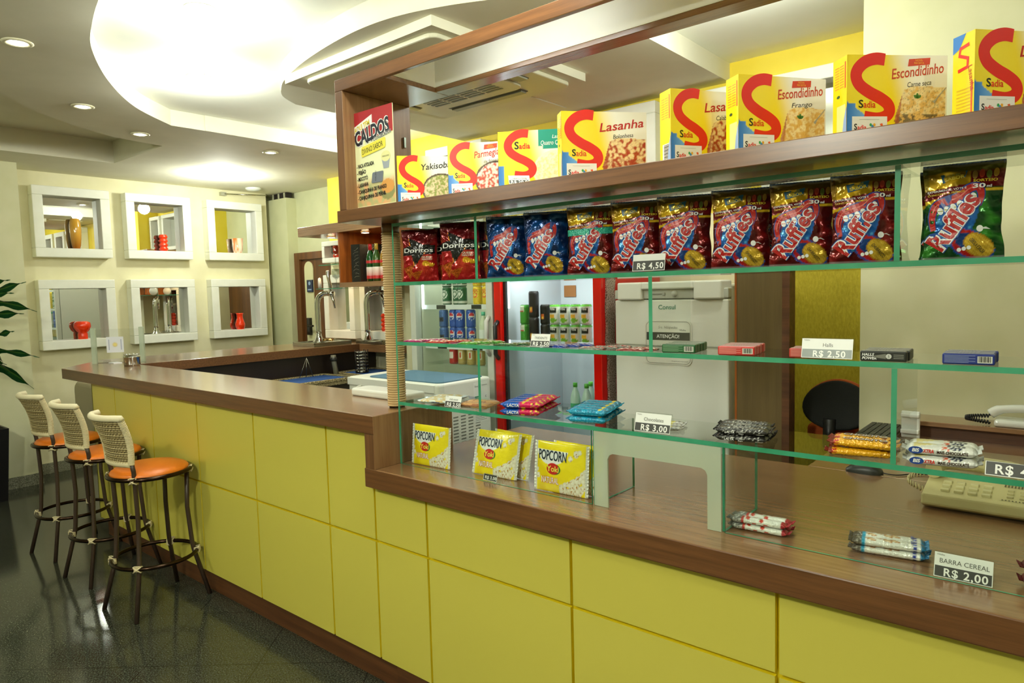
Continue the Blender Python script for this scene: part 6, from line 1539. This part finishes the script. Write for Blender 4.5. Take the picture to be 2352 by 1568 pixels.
# cracker packs
def c_crk(u, v): return mix(rgb('#c9b47c'), rgb('#cfe3e4'), .7 * (nz(u * 12, v * 4) > .1))
pr = bar_proto(.125, .055, .016, c_crk, lambda u, v: rgb('#d3bd7e') if v < .6 else rgb('#9ec6cc'), 'cracker pack', endc=(rgb('#d6dedc'), rgb('#b9c9cc')), texts=[('ORIGINAL', 'f', .06, .004, .006, rgb('#1c2a5a'), {'bold': .02})])
stack(pr, -1.945, 1.835, S3, 14, 3, 1, .058, .017, 'clear cracker pack with blue lettering', 'clear cracker packs')
def c_crk2(u, v): return mix(rgb('#b98a50'), rgb('#7a3a1e'), .8 * (abs(v - .5) > .4 or nz(u * 10, v * 3) > .3))
pr = bar_proto(.125, .055, .020, c_crk2, lambda u, v: rgb('#ddbb72') if u > .5 else rgb('#cdbb9a'), 'cracker pack', texts=[('INTEGRAL', 'f', .012, .006, .007, rgb('#6a4a32'), {'bold': .02})])
stack(pr, -1.735, 1.835, S3, 12, 2, 1, .060, .020, 'brown wholegrain cracker pack beside the club social tag', 'brown cracker packs')

# =================================================== candy boxes and gum
def halls(c, front, label, group, x, y, rz, rows, dx=0., txt=None, dy=.0265):
    L, D, T = .098, .024, .024
    t = thing('candy_box', '', 'candy box', (0, 0, 0)); mb = MB(); mb.box((0, 0, 0), (L, D, T), c, 'satin'); mb.build('carton', t, .003, world=False)
    F = plane_frame((0, 0, 0), (1, 0, 0), (0, 0, 1)); Ft = lambda x_, y_, off=0.: Vector((x_, y_, T + off)); pb_ = MB()
    if txt:
        pb_.text('HALLS', .004, .0125, .0065, F, WHITE, off=.0003, bold=.03, shear=.25); pb_.text('POWER', .004, .004, .0065, F, WHITE, off=.0003, bold=.03, shear=.25)
        pb_.flat([(.03, .009), (.055, .006), (.055, .018), (.03, .013)], F, rgb('#77776c'), off=.0003); pb_.disc(.061, .012, .006, .006, F, rgb('#cfd0c8'), off=.0004); pb_.text('5', .061, .009, .006, F, BLACK, off=.0007, align='c')
        for k in range(3): pb_.rect(.071, .015 - .004 * k, .092, .0165 - .004 * k, F, rgb('#8a8a80'), off=.0003)
    else:
        for k in range(6): pb_.rect(.004, .004 + .003 * k, .050 + .012 * (k % 2), .0052 + .003 * k, F, front, off=.0003)
        pb_.rect(.066, .004, .093, .019, F, rgb('#dcdccc'), off=.0003)
        for k in range(11): pb_.rect(.068 + .0021 * k, .006, .0688 + .0021 * k + .0004 * (k % 3), .0185, F, BLACK, off=.0006)
    pb_.rect(.003, .003, L - .003, D - .003, Ft, mix(c, WHITE, .45), off=.0003); pb_.text('HALLS', L / 2, .007, .010, Ft, mix(c, WHITE, .8), off=.0006, align='c', bold=.03)
    pb_.build('print', t, world=False)
    on = {3: ('front', 'middle', 'rear'), 4: ('front', 'second', 'third', 'rear'), 5: ('front', 'second', 'third', 'fourth', 'rear')}[rows]
    R_ = radians(rz); random.seed(len(label))
    for r_ in range(rows):
        p = (x - sin(R_) * dy * r_ + dx * r_ + random.uniform(-.003, .003), y + cos(R_) * dy * r_, S2); lb = '%s, %s one of its row' % (label, on[r_])
        if r_ == 0: t.location = p; t.rotation_euler = (0, 0, R_); t['label'] = lb; t['group'] = group
        else: dup(t, p, R_, lb, group)
halls(rgb('#1c5a2c'), rgb('#7aa07c'), 'dark green candy box', 'green candy boxes', -.945, 1.79, 8, 5)
halls(rgb('#c8322c'), rgb('#e09a90'), 'red candy box in the full red row', 'red candy boxes', -.775, 1.792, 8, 5)
halls(rgb('#b8382c'), rgb('#e09a90'), 'red candy box behind the wide Halls tag', 'red candy boxes', -.585, 1.80, 6, 3)
halls(rgb('#23241f'), rgb('#9a9a90'), 'black candy box with white lettering', 'black candy boxes', -.417, 1.795, 4, 4, txt=True)
halls(rgb('#1c2f7a'), rgb('#8a94b8'), 'dark blue candy box with barcode', 'blue candy boxes', -.247, 1.80, 4, 4)
def gum(c1, c2, label, group, x, y, n, rz=14):
    mb = MB(); L, D, T = .082, .036, .008
    def cf(u, v):
        c = c1
        if nz(u * 9 + x * 7, v * 4) > .12: c = c2
        if .12 < v < .3 and .1 < u < .9 and nz(u * 70, 0) > 0: c = WHITE
        return c
    Ft = lambda u, v: (u * L, v * D, T * (.35 + .65 * min(1, 6 * min(u, 1 - u))) * (.6 + .4 * sin(pi * v)) )
    mb.grid(Ft, 24, 10, cf, mat='wrapper'); mb.grid(lambda u, v: (u * L, v * D, 0), 1, 1, col=c1, mat='wrapper', flip=True)
    for v0 in (0, 1): mb.grid(lambda u, w, v0=v0: (u * L, v0 * D, w * Ft(u, v0)[2]), 12, 1, col=c1, mat='wrapper', flip=bool(v0))
    for u0 in (0, 1): mb.grid(lambda v, w, u0=u0: (u0 * L, v * D, w * Ft(u0, v)[2]), 6, 1, col=c1, mat='wrapper', flip=not u0)
    o = single(mb, 'gum_pack', '', 'gum packet', (x, y, S2), radians(rz), group=group)
    nm_ = ('frontmost', 'second', 'third')
    o['label'] = '%s, %s in its fan' % (label, nm_[0])
    for k in range(1, n): dup(o, (x + .026 * k, y + .036 * k, S2 ), radians(rz + 3 * k), '%s, %s in its fan' % (label, nm_[k]), group)
gum(rgb('#b01c6a'), rgb('#e6c4d4'), 'flat magenta gum packet', 'magenta gum packets', -2.07, 1.79, 3, 16)
gum(rgb('#c23a34'), rgb('#e8c0b0'), 'flat coral red gum packet', 'coral gum packets', -1.935, 1.785, 3, 14)
gum(rgb('#4f9a34'), rgb('#d8e4b8'), 'flat light green gum packet', 'light green gum packets', -1.77, 1.79, 3, 14)
gum(rgb('#2f5a34'), rgb('#8ab07a'), 'flat dark green gum packet behind the TRIDENTS tag', 'dark green gum packets', -1.585, 1.79, 3, 12)
gum(rgb('#1f3f9c'), rgb('#b8c4e0'), 'flat blue gum packet', 'blue gum packets', -1.385, 1.80, 3, 12)
gum(rgb('#8a8f86'), rgb('#c23a3a'), 'flat grey and red striped gum packet', 'grey gum packets', -1.235, 1.79, 3, 12)
gum(rgb('#8f3a34'), rgb('#d8b8a8'), 'flat brick red gum packet beside the green candy boxes', 'brick red gum packets', -1.095, 1.79, 2, 12)
# ================================================================ lighting
w = bpy.data.worlds.new('world'); scene.world = w; w.use_nodes = True
bg = w.node_tree.nodes['Background']; bg.inputs[0].default_value = (.95, 1, .85, 1); bg.inputs[1].default_value = .2
scene.view_settings.view_transform = 'Standard'; scene.view_settings.look = 'None'; scene.view_settings.gamma = 1
scene.view_settings.use_curve_mapping = False
scene.view_settings.exposure = 0.64
scene.cycles.use_denoising = True
scene.cycles.max_bounces = 9; scene.cycles.diffuse_bounces = 4; scene.cycles.glossy_bounces = 4; scene.cycles.transparent_max_bounces = 24; scene.cycles.transmission_bounces = 4
scene.cycles.sample_clamp_indirect = 6.; scene.cycles.caustics_reflective = False; scene.cycles.caustics_refractive = False
scene.cycles.adaptive_threshold = .015
